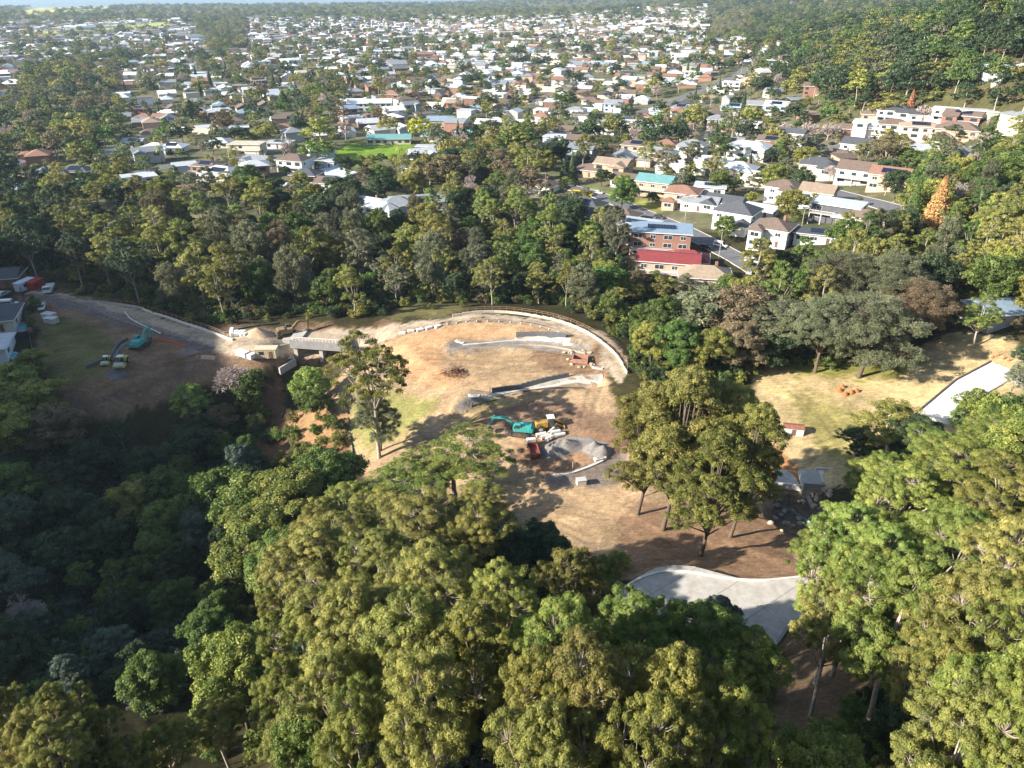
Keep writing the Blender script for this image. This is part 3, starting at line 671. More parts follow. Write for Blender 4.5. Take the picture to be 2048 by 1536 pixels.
# ------------------------------------------------------------------ trees: near and middle ground, each read off the picture
FG = 'in the foreground canopy'
for px, py, d, hh, kind, colour, place in [
 # centre foreground mass
 (650,1130,250,21,'gum','khaki',FG),(560,1170,150,17,'gum','olive',FG),(850,1075,260,20,'gum','khaki',FG),(760,1150,220,20,'gum','khaki',FG),(940,1090,200,19,'gum','olive',FG),
 (860,1200,260,21,'gum','khaki',FG),(700,1250,260,21,'gum','khaki',FG),(610,1300,200,19,'gum','olive',FG),(1000,1230,210,19,'gum','olive',FG),(1150,1175,190,19,'gum','olive',FG),
 (800,1330,300,22,'gum','khaki',FG),(680,1400,240,20,'gum','khaki',FG),(960,1330,250,21,'gum','olive',FG),(1110,1330,260,21,'gum','lime',FG),(1255,1305,250,19,'gum','lime',FG),
 (1390,1305,270,18,'gum','lime',FG),(1470,1345,220,16,'gum','lime',FG),(1330,1420,300,21,'gum','olive',FG),(1180,1450,280,21,'gum','khaki',FG),(1050,1430,240,20,'gum','olive',FG),
 (860,1450,260,20,'gum','khaki',FG),(1440,1480,240,18,'gum','lime',FG),(1290,1530,260,20,'gum','olive',FG),(1080,1530,260,20,'gum','khaki',FG),(720,1500,220,18,'gum','lime',FG),
 (1440,1225,70,6,'leafy','bluish',FG),
 (470,1350,190,15,'leafy','lime',FG),(560,1400,150,14,'gum','olive',FG),(640,1490,170,13,'leafy','green',FG),(930,1490,170,11,'leafy','bluish',FG),(570,1490,150,12,'gum','khaki',FG),
 (430,1450,150,11,'gum','olive',FG),(330,1500,150,11,'gum','olive',FG),
 # bright green edge of the gully
 (520,1080,190,15,'leafy','lime','on the gully edge'),(500,1000,150,14,'leafy','lime','on the gully edge'),(600,1010,190,15,'leafy','lime','on the gully edge'),(650,950,160,14,'leafy','green','on the gully edge'),
 (560,1130,150,14,'leafy','lime','on the gully edge'),(690,1010,150,15,'gum','lime','on the gully edge'),(640,1060,150,15,'gum','olive','on the gully edge'),
 (420,990,110,13,'leafy','green','on the gully edge'),(330,985,120,14,'leafy','green','on the gully edge'),(270,1010,110,13,'leafy','olive','on the gully edge'),
 # below the mound
 (905,925,230,13,'open_gum','lime','below the gravel heaps'),(830,960,170,12,'open_gum','lime','below the gravel heaps'),(770,1020,170,15,'gum','olive','below the gravel heaps'),(960,1005,140,8,'gum','olive','below the gravel heaps'),(720,1080,170,16,'gum','olive','below the gravel heaps'),
 (1075,1100,120,10,'leafy','dark','beside the bare bank'),(1000,1120,140,12,'leafy','dark','beside the bare bank'),(1110,1130,90,8,'leafy','dark','beside the bare bank'),
 # tall trees by the mound
 # right foreground mass
 (1700,1080,200,20,'gum','lime','in the right-hand canopy'),(1810,1000,220,20,'gum','lime','in the right-hand canopy'),(1920,960,220,19,'gum','lime','in the right-hand canopy'),(2020,1000,200,18,'gum','olive','in the right-hand canopy'),
 (1760,1140,240,21,'gum','lime','in the right-hand canopy'),(1890,1100,250,21,'gum','lime','in the right-hand canopy'),(2010,1140,240,20,'gum','khaki','in the right-hand canopy'),(1680,1190,180,20,'gum','lime','in the right-hand canopy'),
 (1800,1250,260,22,'gum','lime','in the right-hand canopy'),(1930,1250,260,22,'gum','khaki','in the right-hand canopy'),(2030,1300,220,20,'gum','lime','in the right-hand canopy'),(1980,1420,260,20,'gum','lime','in the right-hand canopy'),(1880,1360,220,18,'gum','olive','in the right-hand canopy'),
 (1920,1510,260,18,'gum','khaki','in the right-hand canopy'),(2040,1500,220,19,'gum','lime','in the right-hand canopy'),(1990,880,150,12,'gum','lime','in the right-hand canopy'),(1880,900,150,13,'gum','lime','in the right-hand canopy'),(1760,960,150,14,'gum','lime','in the right-hand canopy'),
 (2040,900,150,11,'leafy','lime','in the right-hand canopy'),(1820,1440,160,10,'leafy','dark','in the right-hand canopy'),(1640,1530,180,9,'leafy','lime','in the right-hand canopy'),
 (1780,850,140,11,'gum','olive','below the concrete driveway'),(1720,880,100,9,'gum','dark','below the concrete driveway'),(1830,870,110,9,'leafy','dark','below the concrete driveway'),(1850,930,90,7,'leafy','green','below the concrete driveway'),
 (1640,1110,150,18,'gum','lime','in the right-hand canopy'),(1670,1255,170,19,'gum','khaki','in the right-hand canopy'),(1715,1175,180,20,'gum','lime','in the right-hand canopy'),
 # bottom left
 (120,1440,150,17,'gum','khaki','in the bottom-left corner'),(60,1500,170,16,'gum','khaki','in the bottom-left corner'),(190,1490,150,15,'gum','olive','in the bottom-left corner'),(20,1440,110,15,'gum','olive','in the bottom-left corner'),(250,1530,140,12,'gum','olive','in the bottom-left corner'),
 (110,1530,170,15,'gum','khaki','in the bottom-left corner'),
 # the lone gum left of the mound and smaller trees by the bridge
 (755,835,90,13,'she_oak','grey','left of the orange mound'),
 (615,765,80,10,'leafy','lime','below the bridge'),(630,800,70,8,'leafy','green','below the bridge'),(375,800,90,12,'gum','lime','at the lip of the gully'),(440,830,60,7,'leafy','tan','at the lip of the gully'),(500,770,70,9,'leafy','green','at the lip of the gully'),
 (470,745,100,11,'bare','tan','at the lip of the gully'),
 (60,800,120,11,'leafy','olive','beside the left-hand houses'),(20,760,100,10,'leafy','lime','beside the left-hand houses'),(60,720,60,7,'leafy','lime','beside the left-hand houses'),(100,850,110,11,'leafy','tan','beside the left-hand houses'),(20,850,110,12,'leafy','olive','beside the left-hand houses'),
 (50,1210,95,9,'bare','pale','in the dark gully'),
 # big spreading trees on the right field
 (1745,655,190,19,'she_oak','grey','on the right-hand field'),(1655,650,150,18,'she_oak','grey','on the right-hand field'),(1700,560,160,18,'she_oak','grey','on the right-hand field'),(1790,560,160,18,'she_oak','grey','on the right-hand field'),(1840,610,150,16,'she_oak','tan','on the right-hand field'),
 (1560,640,170,15,'gum','grey','on the right-hand field'),(1490,620,150,15,'leafy','tan','on the right-hand field'),(1420,620,150,14,'leafy','grey','on the right-hand field'),(1970,625,80,13,'gum','lime','on the right-hand field'),
 (1600,660,100,12,'leafy','dark','on the right-hand field'),(1540,690,80,10,'leafy','dark','on the right-hand field'),(1560,605,70,9,'leafy','lime','on the right-hand field'),
 # signature trees in the town
 (1830,405,50,16,'conifer','green','above the right-hand forest'),(1825,195,22,12,'conifer','orange','on the right-hand hill'),
 (118,255,62,14,'bare','tan','in the left-hand suburb'),(60,260,50,11,'bare','tan','in the left-hand suburb'),(20,255,50,11,'bare','tan','in the left-hand suburb'),(1385,240,34,11,'bare','tan','among the right-hand houses'),(1570,250,60,12,'bare','tan','among the right-hand houses'),
 (1620,248,50,12,'bare','tan','among the right-hand houses'),(1660,250,50,12,'bare','tan','among the right-hand houses'),(1850,215,50,12,'bare','tan','among the right-hand houses'),(1975,270,50,10,'bare','tan','among the right-hand houses'),(1205,135,24,12,'bare','tan','among the right-hand houses'),
 (1010,300,40,12,'bare','tan','beside the sports field'),(1075,290,35,12,'bare','tan','beside the sports field'),(845,255,55,13,'leafy','yellow','beside the sports field'),(632,297,70,12,'leafy','green','beside the sports field'),(895,340,95,17,'leafy','tan','beside the sports field'),
 (1055,325,60,19,'gum','lime','beside the sports field'),(980,290,50,17,'gum','olive','beside the sports field'),(640,255,85,18,'gum','olive','beside the sports field'),(565,195,40,15,'conifer','green','in the left-hand suburb'),(380,215,40,15,'conifer','dark','in the left-hand suburb'),
 (1775,300,55,13,'leafy','tan','among the right-hand houses'),(1580,405,60,12,'leafy','olive','among the right-hand houses'),(1245,380,55,13,'leafy','green','among the right-hand houses'),(1450,450,45,9,'leafy','green','among the right-hand houses'),(1440,360,55,11,'leafy','green','among the right-hand houses'),
 (1775,205,60,15,'gum','olive','on the right-hand hill'),(1130,330,25,10,'conifer','dark','among the right-hand houses'),(1146,335,30,12,'conifer','dark','among the right-hand houses'),
]:
    crown_at(kind, px, py, d * (.88 if kind == 'gum' and py > 860 and px < 1600 else 1), hh, colour, place, tier='near' if kind == 'she_oak' else None)

for kind, px, py, hh, wd, colour, place in [
 ('tall_gum',1328,1062,33,17,'khaki','right of the gravel heaps'),('tall_gum',1350,1042,32,17,'khaki','right of the gravel heaps'),('tall_gum',1278,1030,28,15,'olive','right of the gravel heaps'),('tall_gum',1400,1112,25,14,'olive','right of the gravel heaps'),('tall_gum',1462,1076,27,14,'olive','right of the gravel heaps'),('tall_gum',1430,1040,29,14,'khaki','right of the gravel heaps'),
 ('leafy',1300,728,10,9,'olive','outside the bend of the curved road'),('leafy',1352,742,12,11,'green','outside the bend of the curved road'),('leafy',1415,748,11,11,'olive','outside the bend of the curved road'),('leafy',1475,745,12,11,'tan','outside the bend of the curved road'),('leafy',1280,700,7,6,'green','outside the bend of the curved road'),
 ('open_gum',762,914,30,17,'olive','left of the orange mound'),('conifer',1857,482,20,11,'orange','above the right-hand forest'),
]:
    foot_at(kind, px, py, hh, wd, colour, place, tier='mid' if kind == 'conifer' else 'near')
# ------------------------------------------------------------------ woods: scattered over the ground the picture shows wooded
FOREST = [
 ('F1', [(-60,450),(60,430),(190,460),(270,470),(400,470),(520,450),(640,440),(720,460),(860,440),(930,425),(1000,425),(1150,450),(1240,510),(1260,550),(1400,585),(1500,575),(1400,625),(1330,650),(1270,690),(1235,650),(1120,612),(960,610),(820,600),(780,636),(660,640),(600,632),(540,636),(420,646),(330,622),(200,580),(100,565),(40,545),(-60,540)], 7.6, (11, 22)),
 ('F2', [(1340,650),(1420,610),(1520,570),(1600,560),(1690,510),(1740,490),(1790,470),(1850,350),(1960,340),(2048,310),(2048,660),(1985,650),(1900,640),(1810,670),(1600,700),(1500,690),(1420,720),(1300,700)], 7.4, (11, 20)),
 ('F3', [(1590,150),(1640,190),(1700,222),(1850,216),(2048,238),(2048,-30),(1400,-30),(1420,40),(1520,60),(1580,90)], 7.6, (12, 22)),
 ('F4', [(0,860),(130,890),(330,900),(440,900),(500,905),(530,940),(560,1010),(470,1090),(500,1200),(480,1310),(400,1400),(300,1440),(200,1400),(0,1420)], 7.0, (8, 14)),
 ('F5', [(2048,760),(1990,800),(1980,850),(2048,860)], 7, (7, 10)),
]
def place_of(px, py):
    if py > 820 and px < 620: return 'in the dark gully'
    if px < 1300 and 425 < py < 700:
        return 'in the woods behind the left-hand site' if px < 420 else ('in the woods behind the bridge' if px < 760 else ('in the woods behind the curved road' if px < 1130 else 'in the woods below the red-roofed house'))
    if px > 1280 and py > 480: return 'in the woods behind the right-hand field'
    if px > 1760 and 320 < py <= 480: return 'in the woods beside the right-hand houses'
    if px > 1380 and py < 235 and px > 1560 - max(0, 90 - py) * 2: return 'on the right-hand hill'
    if py < 110: return 'in the farthest suburbs'
    if px < 480: return 'in the left-hand suburb'
    if px < 1080: return 'in the suburb behind the sports field' if py < 270 else 'around the sports field'
    return 'among the upper right-hand houses' if py < 260 else 'among the right-hand houses'
GRID = {}
def gkey(x, y, c=12.0): return (int(x // c), int(y // c))
def occupied(x, y, r_):
    i, j = gkey(x, y)
    for a in range(i - 1, i + 2):
        for b in range(j - 1, j + 2):
            for (qx, qy, qr) in GRID.get((a, b), ()):
                if math.hypot(qx - x, qy - y) < r_ + qr: return True
    return False
def occupy(x, y, r_): GRID.setdefault(gkey(x, y), []).append((x, y, r_))
for x, y, r_, _ in PLANTED: occupy(x, y, r_ * .55)
for zname, poly, sp, (h0, h1) in FOREST:
    pts = [at(a, max(b, 2))[:2] for a, b in poly]
    x0, x1 = min(p[0] for p in pts), max(p[0] for p in pts); y0, y1 = min(p[1] for p in pts), max(p[1] for p in pts)
    if zname == 'F3': y1 = min(y1, 1500); x1 = min(x1, 1100)
    g = np.random.default_rng(len(poly))
    n = int((x1 - x0) * (y1 - y0) / (sp * sp) * 4)
    xs = g.uniform(x0, x1, n); ys = g.uniform(y0, y1, n); zs_ = H(xs, ys)
    px, py, dep = project(xs, ys, zs_); ins = poly_sd(poly, px, py) < 0
    for x, y, z, a, b in zip(xs[ins], ys[ins], zs_[ins], px[ins], py[ins]):
        far = math.hypot(x, y)
        s_ = sp * (1 if far < 420 else 1.25)
        if occupied(x, y, s_ * .5): continue
        occupy(x, y, s_ * .5)
        q = rnd.random()
        hh = rnd.uniform(h0, h1)
        if zname == 'F4':
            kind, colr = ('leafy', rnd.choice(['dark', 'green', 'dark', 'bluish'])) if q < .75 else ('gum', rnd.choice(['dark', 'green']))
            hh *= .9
        elif zname == 'F1':
            kind, colr = ('gum', rnd.choice(['olive', 'khaki', 'grey', 'lime'])) if q < .42 else (('leafy', rnd.choice(['green', 'dark', 'dark', 'olive', 'green'])) if q < .8 else ('she_oak', rnd.choice(['grey', 'tan', 'grey'])))
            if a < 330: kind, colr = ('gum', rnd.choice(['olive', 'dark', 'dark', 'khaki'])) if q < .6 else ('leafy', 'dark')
            if kind == 'leafy': hh *= .72
        elif zname == 'F2':
            kind, colr = ('gum', rnd.choice(['olive', 'khaki', 'green'])) if q < .5 else (('leafy', rnd.choice(['green', 'dark', 'olive'])) if q < .85 else ('she_oak', 'grey'))
            if kind == 'leafy': hh *= .75
        else:
            kind, colr = ('gum', rnd.choice(['olive', 'dark', 'dark', 'green', 'grey'])) if q < .6 else ('leafy', rnd.choice(['green', 'dark', 'dark']))
            if kind == 'leafy': hh *= .8
        wdt = hh * rnd.uniform(.48, .66) if kind != 'leafy' else hh * rnd.uniform(.7, .95)
        if zname == 'F3': wdt *= 1.25
        if zname in ('F1', 'F2') and 1225 < a < 1480 and 540 < b < 665: hh = min(hh, rnd.uniform(5, 9)); wdt = hh * .9
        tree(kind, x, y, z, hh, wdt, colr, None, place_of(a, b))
print('trees', len(LABELS))

# ------------------------------------------------------------------ streets
ASPH = mat('asphalt', srgb(104, 104, 108), .9, .18, .4, bump=.2)
KERB = mat('kerb_concrete', srgb(176, 172, 164), .85, .12, 1)
def resample(pts, step):
    out = [Vector(pts[0])]
    for a, b in zip(pts, pts[1:]):
        a, b = Vector(a), Vector(b); n = max(1, int((b - a).length / step))
        out += [a.lerp(b, (k + 1) / n) for k in range(n)]
    return out
def line_px(pts, step=1.5, it=2):
    return resample(smooth_line([Vector((*at(a, b)[:2], 0)) for a, b in pts], it), step)
def normals2(line):
    out = []
    for i in range(len(line)):
        d = line[min(i + 1, len(line) - 1)] - line[max(i - 1, 0)]; d.z = 0; d.normalize(); out.append(Vector((-d.y, d.x, 0)))
    return out
def ribbon(line, o0, o1, lift, thick=0.0, n=1, level=None):
    """a strip along a line between two sideways offsets, laid on the ground"""
    nn = normals2(line); mb = MB()
    XS = np.array([[ (p + q * (o0 + (o1 - o0) * k / n))[:2] for k in range(n + 1)] for p, q in zip(line, nn)])
    Z = (H(XS[..., 0], XS[..., 1]) if level is None else np.full(XS.shape[:2], level)) + lift
    for i in range(len(line)):
        for k in range(n + 1): mb.v.append((XS[i, k, 0], XS[i, k, 1], Z[i, k]))
    w_ = n + 1
    for i in range(len(line) - 1):
        for k in range(n): mb.f.append((i * w_ + k, (i + 1) * w_ + k, (i + 1) * w_ + k + 1, i * w_ + k + 1)); mb.m.append(0)
    if thick:
        b = len(mb.v); mb.v += [(x, y, z - thick) for x, y, z in mb.v[:b]]
        for i in range(len(line) - 1):
            mb.f += [(i * w_, b + i * w_, b + (i + 1) * w_, (i + 1) * w_), (i * w_ + n, (i + 1) * w_ + n, b + (i + 1) * w_ + n, b + i * w_ + n)]; mb.m += [0, 0]
        for i in (0, len(line) - 1):
            mb.f.append((i * w_, i * w_ + n, b + i * w_ + n, b + i * w_)); mb.m.append(0)
    return mb
STREETS = [
 ('street', 'dark asphalt street running past the red-roofed house', [(1520,545),(1480,520),(1430,492),(1380,466),(1330,445),(1280,425),(1225,400),(1170,382),(1110,368)], 7.5),
 ('street', 'asphalt street curving down between the right-hand houses', [(1490,318),(1548,340),(1600,362),(1649,379),(1710,396),(1790,418)], 7.5),
 ('street', 'short side street with parked cars above the cream houses', [(1585,322),(1625,306),(1683,292),(1750,288)], 7),
 ('street', 'street along the foot of the right-hand hill', [(1850,306),(1900,300),(1960,303),(2060,300)], 8),
 ('street', 'straight street climbing the ridge toward the far hill', [(1340,205),(1420,172),(1480,150),(1520,120),(1566,94)], 9),
 ('street', 'street passing below the school and the two-storey houses', [(1040,258),(1110,265),(1180,262),(1240,240),(1290,222),(1377,191)], 8),
 ('street', 'street bending beside the white court', [(540,382),(600,376),(650,366),(720,356),(790,340)], 7),
 ('street', 'street crossing the left-hand suburb', [(250,352),(342,331),(455,318),(520,305),(560,300)], 7.5),
 ('street', 'pale street in the middle of the left-hand suburb', [(400,258),(450,250),(547,236),(640,222)], 8),
]
for nm, lab, pts, wd in STREETS:
    ln = line_px(pts, 2.2)
    o = ribbon(ln, -wd / 2, wd / 2, .10, 0, 4).build(nm, ASPH)
    tag(o, lab, 'street', kind='structure')
    for sd in (-1, 1):
        a, b = sorted((sd * wd / 2, sd * (wd / 2 + .3)))
        ribbon(ln, a, b, .2, .3).build('kerb', KERB, o)
    for p in ln: occupy(p.x, p.y, wd / 2 + 1.0)

# ------------------------------------------------------------------ houses
WALLC = {'white': (.72, .72, .70), 'cream': (.60, .54, .43), 'tan': (.46, .34, .23), 'brick': (.28, .155, .115), 'brown': (.22, .14, .10), 'grey': (.40, .40, .40), 'pale blue': (.50, .60, .66), 'pink': (.55, .36, .28), 'dark': (.10, .10, .11), 'pale green': (.62, .74, .52)}
ROOFC = {'white': (.80, .82, .84), 'pale grey': (.50, .53, .56), 'grey': (.24, .26, .28), 'charcoal': (.085, .09, .10), 'brown': (.17, .125, .10), 'terracotta': (.27, .15, .105), 'red': (.24, .05, .05), 'teal': (.16, .34, .34), 'blue-grey': (.24, .32, .40), 'tan': (.34, .26, .19), 'cream': (.60, .54, .42)}
WM = {k: mat('wall_' + k, v, .85, .10, .5, objvar=.08) for k, v in WALLC.items()}
RM = {k: mat('roof_' + k, v, .7 if k in ('brown', 'terracotta', 'tan', 'charcoal', 'red') else .42, .16, .9, objvar=.1, bump=.1) for k, v in ROOFC.items()}
GLASS = mat('window_glass', (.035, .05, .06), .08, .2, 2, spec=.8)
FRAME = mat('window_frame', (.70, .70, .68), .6, .05)
SOLAR = mat('solar_cell', (.012, .018, .04), .18, .2, 2, spec=.7)
DOORM = mat('door_paint', (.18, .10, .07), .6, .1)
GARM = mat('garage_panel', (.62, .60, .55), .6, .08)
RAILM = mat('rail_white', (.72, .73, .73), .5, .05)
CONC = mat('concrete', srgb(184, 180, 172), .85, .14, .7, bump=.15)
def window_mesh(w_, h_):
    f = MB(); t = .09
    for a in ((-w_/2, w_/2, h_/2 - t, h_/2), (-w_/2, w_/2, -h_/2, -h_/2 + t), (-w_/2, -w_/2 + t, -h_/2 + t, h_/2 - t), (w_/2 - t, w_/2, -h_/2 + t, h_/2 - t), (-t/2, t/2, -h_/2 + t, h_/2 - t)):
        f.box(a[0], a[1], -.07, .03, a[2], a[3])
    p = MB(); p.box(-w_/2 + t * .9, w_/2 - t * .9, -.035, .02, -h_/2 + t * .9, h_/2 - t * .9)
    return f.mesh('window', FRAME), p.mesh('pane', GLASS)
WINS = {'std': window_mesh(1.9, 1.3), 'wide': window_mesh(2.9, 1.5), 'small': window_mesh(1.1, 1.1)}
WINF = {}
for k, (w_, h_) in {'std': (1.9, 1.3), 'wide': (2.9, 1.5), 'small': (1.1, 1.1)}.items():
    m_ = MB(); m_.box(-w_/2, w_/2, -.05, .02, -h_/2, h_/2); WINF[k] = m_.mesh('window', GLASS)
_m = MB(); _m.box(-.5, .5, -.06, .02, 0, 2.1); DOOR = _m.mesh('door', DOORM)
_m = MB(); _m.box(-2.4, 2.4, -.06, .02, 0, 2.2)
for k in range(4): _m.box(-2.36, 2.36, -.085, -.05, .08 + k * .53, .52 + k * .53)
GARAGE = _m.mesh('garage_door', GARM)
_m = MB(); _m.box(-.5, .5, -.83, .83, 0, .05); PANEL = _m.mesh('solar_panel', SOLAR)
def roof_shape(mb, x0, x1, y0, y1, z, pitch, kind, ov=.55, th=.18):
    x0 -= ov; x1 += ov; y0 -= ov; y1 += ov; W, D = x1 - x0, y1 - y0; z -= ov * pitch * .4
    if kind == 'flat':
        mb.box(x0, x1, y0, y1, z, z + .3); return z + .3
    lx = W >= D
    hr = (min(W, D) / 2) * pitch
    ins = min(W, D) / 2 if kind == 'hip' else 0
    if kind == 'skillion':
        v = [(x0, y0, z), (x1, y0, z), (x1, y1, z + D * pitch * .6), (x0, y1, z + D * pitch * .6)]
        mb.add(v + [(a, b, c + th) for a, b, c in v], [(3, 2, 1, 0), (4, 5, 6, 7), (0, 1, 5, 4), (1, 2, 6, 5), (2, 3, 7, 6), (3, 0, 4, 7)]); return z + D * pitch * .6
    if lx: r0, r1 = (x0 + ins, (y0 + y1) / 2, z + hr + th), (x1 - ins, (y0 + y1) / 2, z + hr + th)
    else: r0, r1 = ((x0 + x1) / 2, y0 + ins, z + hr + th), ((x0 + x1) / 2, y1 - ins, z + hr + th)
    e = [(x0, y0), (x1, y0), (x1, y1), (x0, y1)]
    v = [(a, b, z) for a, b in e] + [(a, b, z + th) for a, b in e] + [r0, r1]
    f = [(3, 2, 1, 0), (0, 1, 5, 4), (1, 2, 6, 5), (2, 3, 7, 6), (3, 0, 4, 7)]
    f += [(4, 5, 9, 8), (6, 7, 8, 9), (5, 6, 9), (7, 4, 8)] if lx else [(5, 6, 9, 8), (7, 4, 8, 9), (4, 5, 8), (6, 7, 9)]
    mb.add(v, f); return z + hr + th
HCOUNT = 0
def house(x, y, z, w_, d_, st, rz, roof, rc, wc, place, seed, parts=True, desc=None, name='house', solar=None, wing=None, balcony=None, cat='house', group=None, pitch=None):
    rr = random.Random(seed); hh = 2.8 * st + .2
    pitch = pitch or (.20 if roof == 'skillion' else rr.uniform(.36, .48))
    c, s = math.cos(rz), math.sin(rz)
    zs_ = [h(x + c * a - s * b, y + s * a + c * b) for a in (-w_/2, w_/2) for b in (-d_/2, d_/2)]
    z = sum(zs_) / 4 + .25; dep = z - min(zs_) + 1.2
    o = empty(name, (x, y, z), rz); o['category'] = cat
    wall = MB(); wall.box(-w_/2, w_/2, -d_/2, d_/2, -dep, hh)
    rf = MB(); top = roof_shape(rf, -w_/2, w_/2, -d_/2, d_/2, hh, pitch, roof)
    wing = (rr.random() < .55) if wing is None else wing
    boxes = []
    if wing:
        ww = w_ * rr.uniform(.36, .48); wd = d_ * rr.uniform(.25, .4); sx = rr.choice((-1, 1))
        wx0 = sx * (w_/2 - ww/2) - ww/2; wst = st if rr.random() < .5 else max(1, st - 1); wh = 2.8 * wst + .2 - .05
        wall.box(wx0 + .02, wx0 + ww - .02, -d_/2 - wd, -d_/2 + .1, -dep, wh)
        wr = MB(); roof_shape(wr, wx0, wx0 + ww, -d_/2 - wd, -d_/2 + min(ww * .5, d_ * .4) + .3, wh, pitch * .98, roof if roof != 'flat' else 'flat')
        boxes = [(wx0, wx0 + ww, -d_/2 - wd, wst)]
    if roof == 'gable':
        W, D = w_, d_; hr = (min(W, D) / 2 + .5) * pitch
        if W >= D: wall.add([(sx_ * W/2, sy, zz) for sx_ in (-1, 1) for sy, zz in ((-D/2, hh), (D/2, hh), (0, hh + hr - .2))], [(0, 1, 2), (3, 5, 4)])
        else: wall.add([(sx_, sy * D/2, zz) for sy in (-1, 1) for sx_, zz in ((-W/2, hh), (W/2, hh), (0, hh + hr - .2))], [(0, 2, 1), (3, 4, 5)])
    wall.build('wall', WM[wc], o)
    ro = rf.build('roof', RM[rc], o)
    if parts and roof != 'skillion':
        gz = hh - .55 * pitch * .4; e_ = .6; gm = MB(); a_, b_ = w_/2 + e_, d_/2 + e_
        gm.box(-a_, a_, -b_ - .1, -b_, gz - .02, gz + .2).box(-a_, a_, b_, b_ + .1, gz - .02, gz + .2).box(-a_ - .1, -a_, -b_, b_, gz - .02, gz + .2).box(a_, a_ + .1, -b_, b_, gz - .02, gz + .2)
        gm.build('gutter', FRAME, ro)
    if wing: wr.build('roof', RM[rc], o)
    if rr.random() < .3 and parts and roof != 'flat':
        ch = MB(); ch.box(-.4, .4, -.35, .35, hh, top + .7); ch.build('chimney', WM['brick'], ro, (w_ * .22, d_ * .15, 0))
    if not parts:
        if st > 1 or rr.random() < .5:   # far away: two openings on the front still read
            for k in (-1, 1): newobj('window', WINF['wide'], o, (k * w_ * .26, -d_/2 - .02, 1.6 if st == 1 else 4.3))
        LABELS.append((o, desc, place, float(project(np.array(x), np.array(y), np.array(z + 3))[0]), group)); return o
    near = math.hypot(x, y) < 335
    def win(kind, lx, ly, lz, rot):
        if near:
            f_, p_ = WINS[kind]; q = newobj('window', f_, o, (lx, ly, lz), rot); newobj('pane', p_, q)
        else: newobj('window', WINF[kind], o, (lx, ly, lz), rot)
    bx = boxes[0] if boxes else None
    for sti in range(st):
        zc = 1.55 + 2.8 * sti
        n = max(2, int(w_ / 4.2))
        for k in range(n):
            lx = -w_/2 + w_ * (k + .5) / n
            if bx and bx[0] - .8 < lx < bx[1] + .8: continue
            if sti == 0 and k == n // 2: newobj('door', DOOR, o, (lx, -d_/2 - .02, 0)); continue
            win('wide' if rr.random() < .4 else 'std', lx, -d_/2 - .02, zc, 0)
        for sd in (-1, 1):
            for k in range(2 if sd < 0 else 1):
                win('std' if rr.random() < .6 else 'small', sd * (w_/2 + .02), -d_/4 + k * d_/2, zc, sd * math.pi / 2)
    if bx:
        mx = (bx[0] + bx[1]) / 2
        if bx[1] - bx[0] > 5.4: newobj('garage_door', GARAGE, o, (mx, bx[2] - .02, 0), 0)
        else: win('wide', mx, bx[2] - .02, 1.5, 0)
        if bx[3] > 1: win('wide', mx, bx[2] - .02, 4.35, 0)
    balcony = (st > 1 and rr.random() < .55) if balcony is None else balcony
    if balcony:
        b0, b1 = (-w_/2, w_/2)
        if bx: b0, b1 = (bx[1] + .1, w_/2) if (bx[0] + bx[1]) < 0 else (-w_/2, bx[0] - .1)
        lv = 2.75 if st > 1 else 0.1
        m_ = MB(); m_.box(b0, b1, -d_/2 - 2.2, -d_/2 - .03, lv - .2, lv); bo = m_.build('balcony', CONC, o)
        m_ = MB(); m_.box(b0, b1, -d_/2 - 2.2, -d_/2 - 2.12, lv + .95, lv + 1.05); m_.box(b0, b0 + .08, -d_/2 - 2.12, -d_/2 - .03, lv + .95, lv + 1.05); m_.box(b1 - .08, b1, -d_/2 - 2.12, -d_/2 - .03, lv + .95, lv + 1.05)
        nb = int((b1 - b0) / .5)
        for k in range(nb + 1): xx = b0 + .03 + (b1 - b0 - .06) * k / nb; m_.box(xx - .025, xx + .025, -d_/2 - 2.18, -d_/2 - 2.14, lv, lv + .95)
        m_.build('railing', RAILM, bo)
        for k in (b0 + .15, (b0 + b1) / 2, b1 - .15):
            m_ = MB(); m_.box(-.1, .1, -.1, .1, -dep, lv - .2); m_.build('post', RAILM, o, (k, -d_/2 - 2.05, 0))
    solar = (rr.random() < .25) if solar is None else solar
    if solar and roof in ('hip', 'gable', 'flat'):
        W, D = w_ + 1.1, d_ + 1.1
        ang = math.atan(pitch) if roof != 'flat' else R(8)
        lx = W >= D
        nr_, nc = (2, max(3, int((W * .45) / 1.05))) if lx else (2, 3)
        for i in range(nr_):
            for k in range(nc):
                xx = (k - (nc - 1) / 2) * 1.06
                if roof == 'flat': loc = (xx, -1 + i * 2.2, hh + .5)
                elif lx:
                    yy = -D / 2 + D * .14 + (i + .5) * 1.70 * math.cos(ang); loc = (xx, yy, hh - .55 * pitch * .4 + .18 + (yy + D/2) * pitch + .07)
                else:
                    loc = None
                if loc:
                    q = newobj('solar_panel', PANEL, ro, loc); q.rotation_euler = (ang, 0, 0)
    LABELS.append((o, desc, place, float(project(np.array(x), np.array(y), np.array(z + 3))[0]), group))
    return o
HPL = {'among the upper right-hand houses': 'high on the right-hand slope', 'among the right-hand houses': 'on the right-hand slope', 'in the suburb behind the sports field': 'beyond the sports field', 'in the woods below the red-roofed house': 'above the woods', 'in the woods behind the right-hand field': 'at the right-hand wood edge'}
def hdesc(st, roof, rc, wc):
    sw = {1: '', 2: 'two-storey', 3: 'three-storey'}[st]
    return '%s %s house with %s %s roof' % (sw, wc, rc, roof)
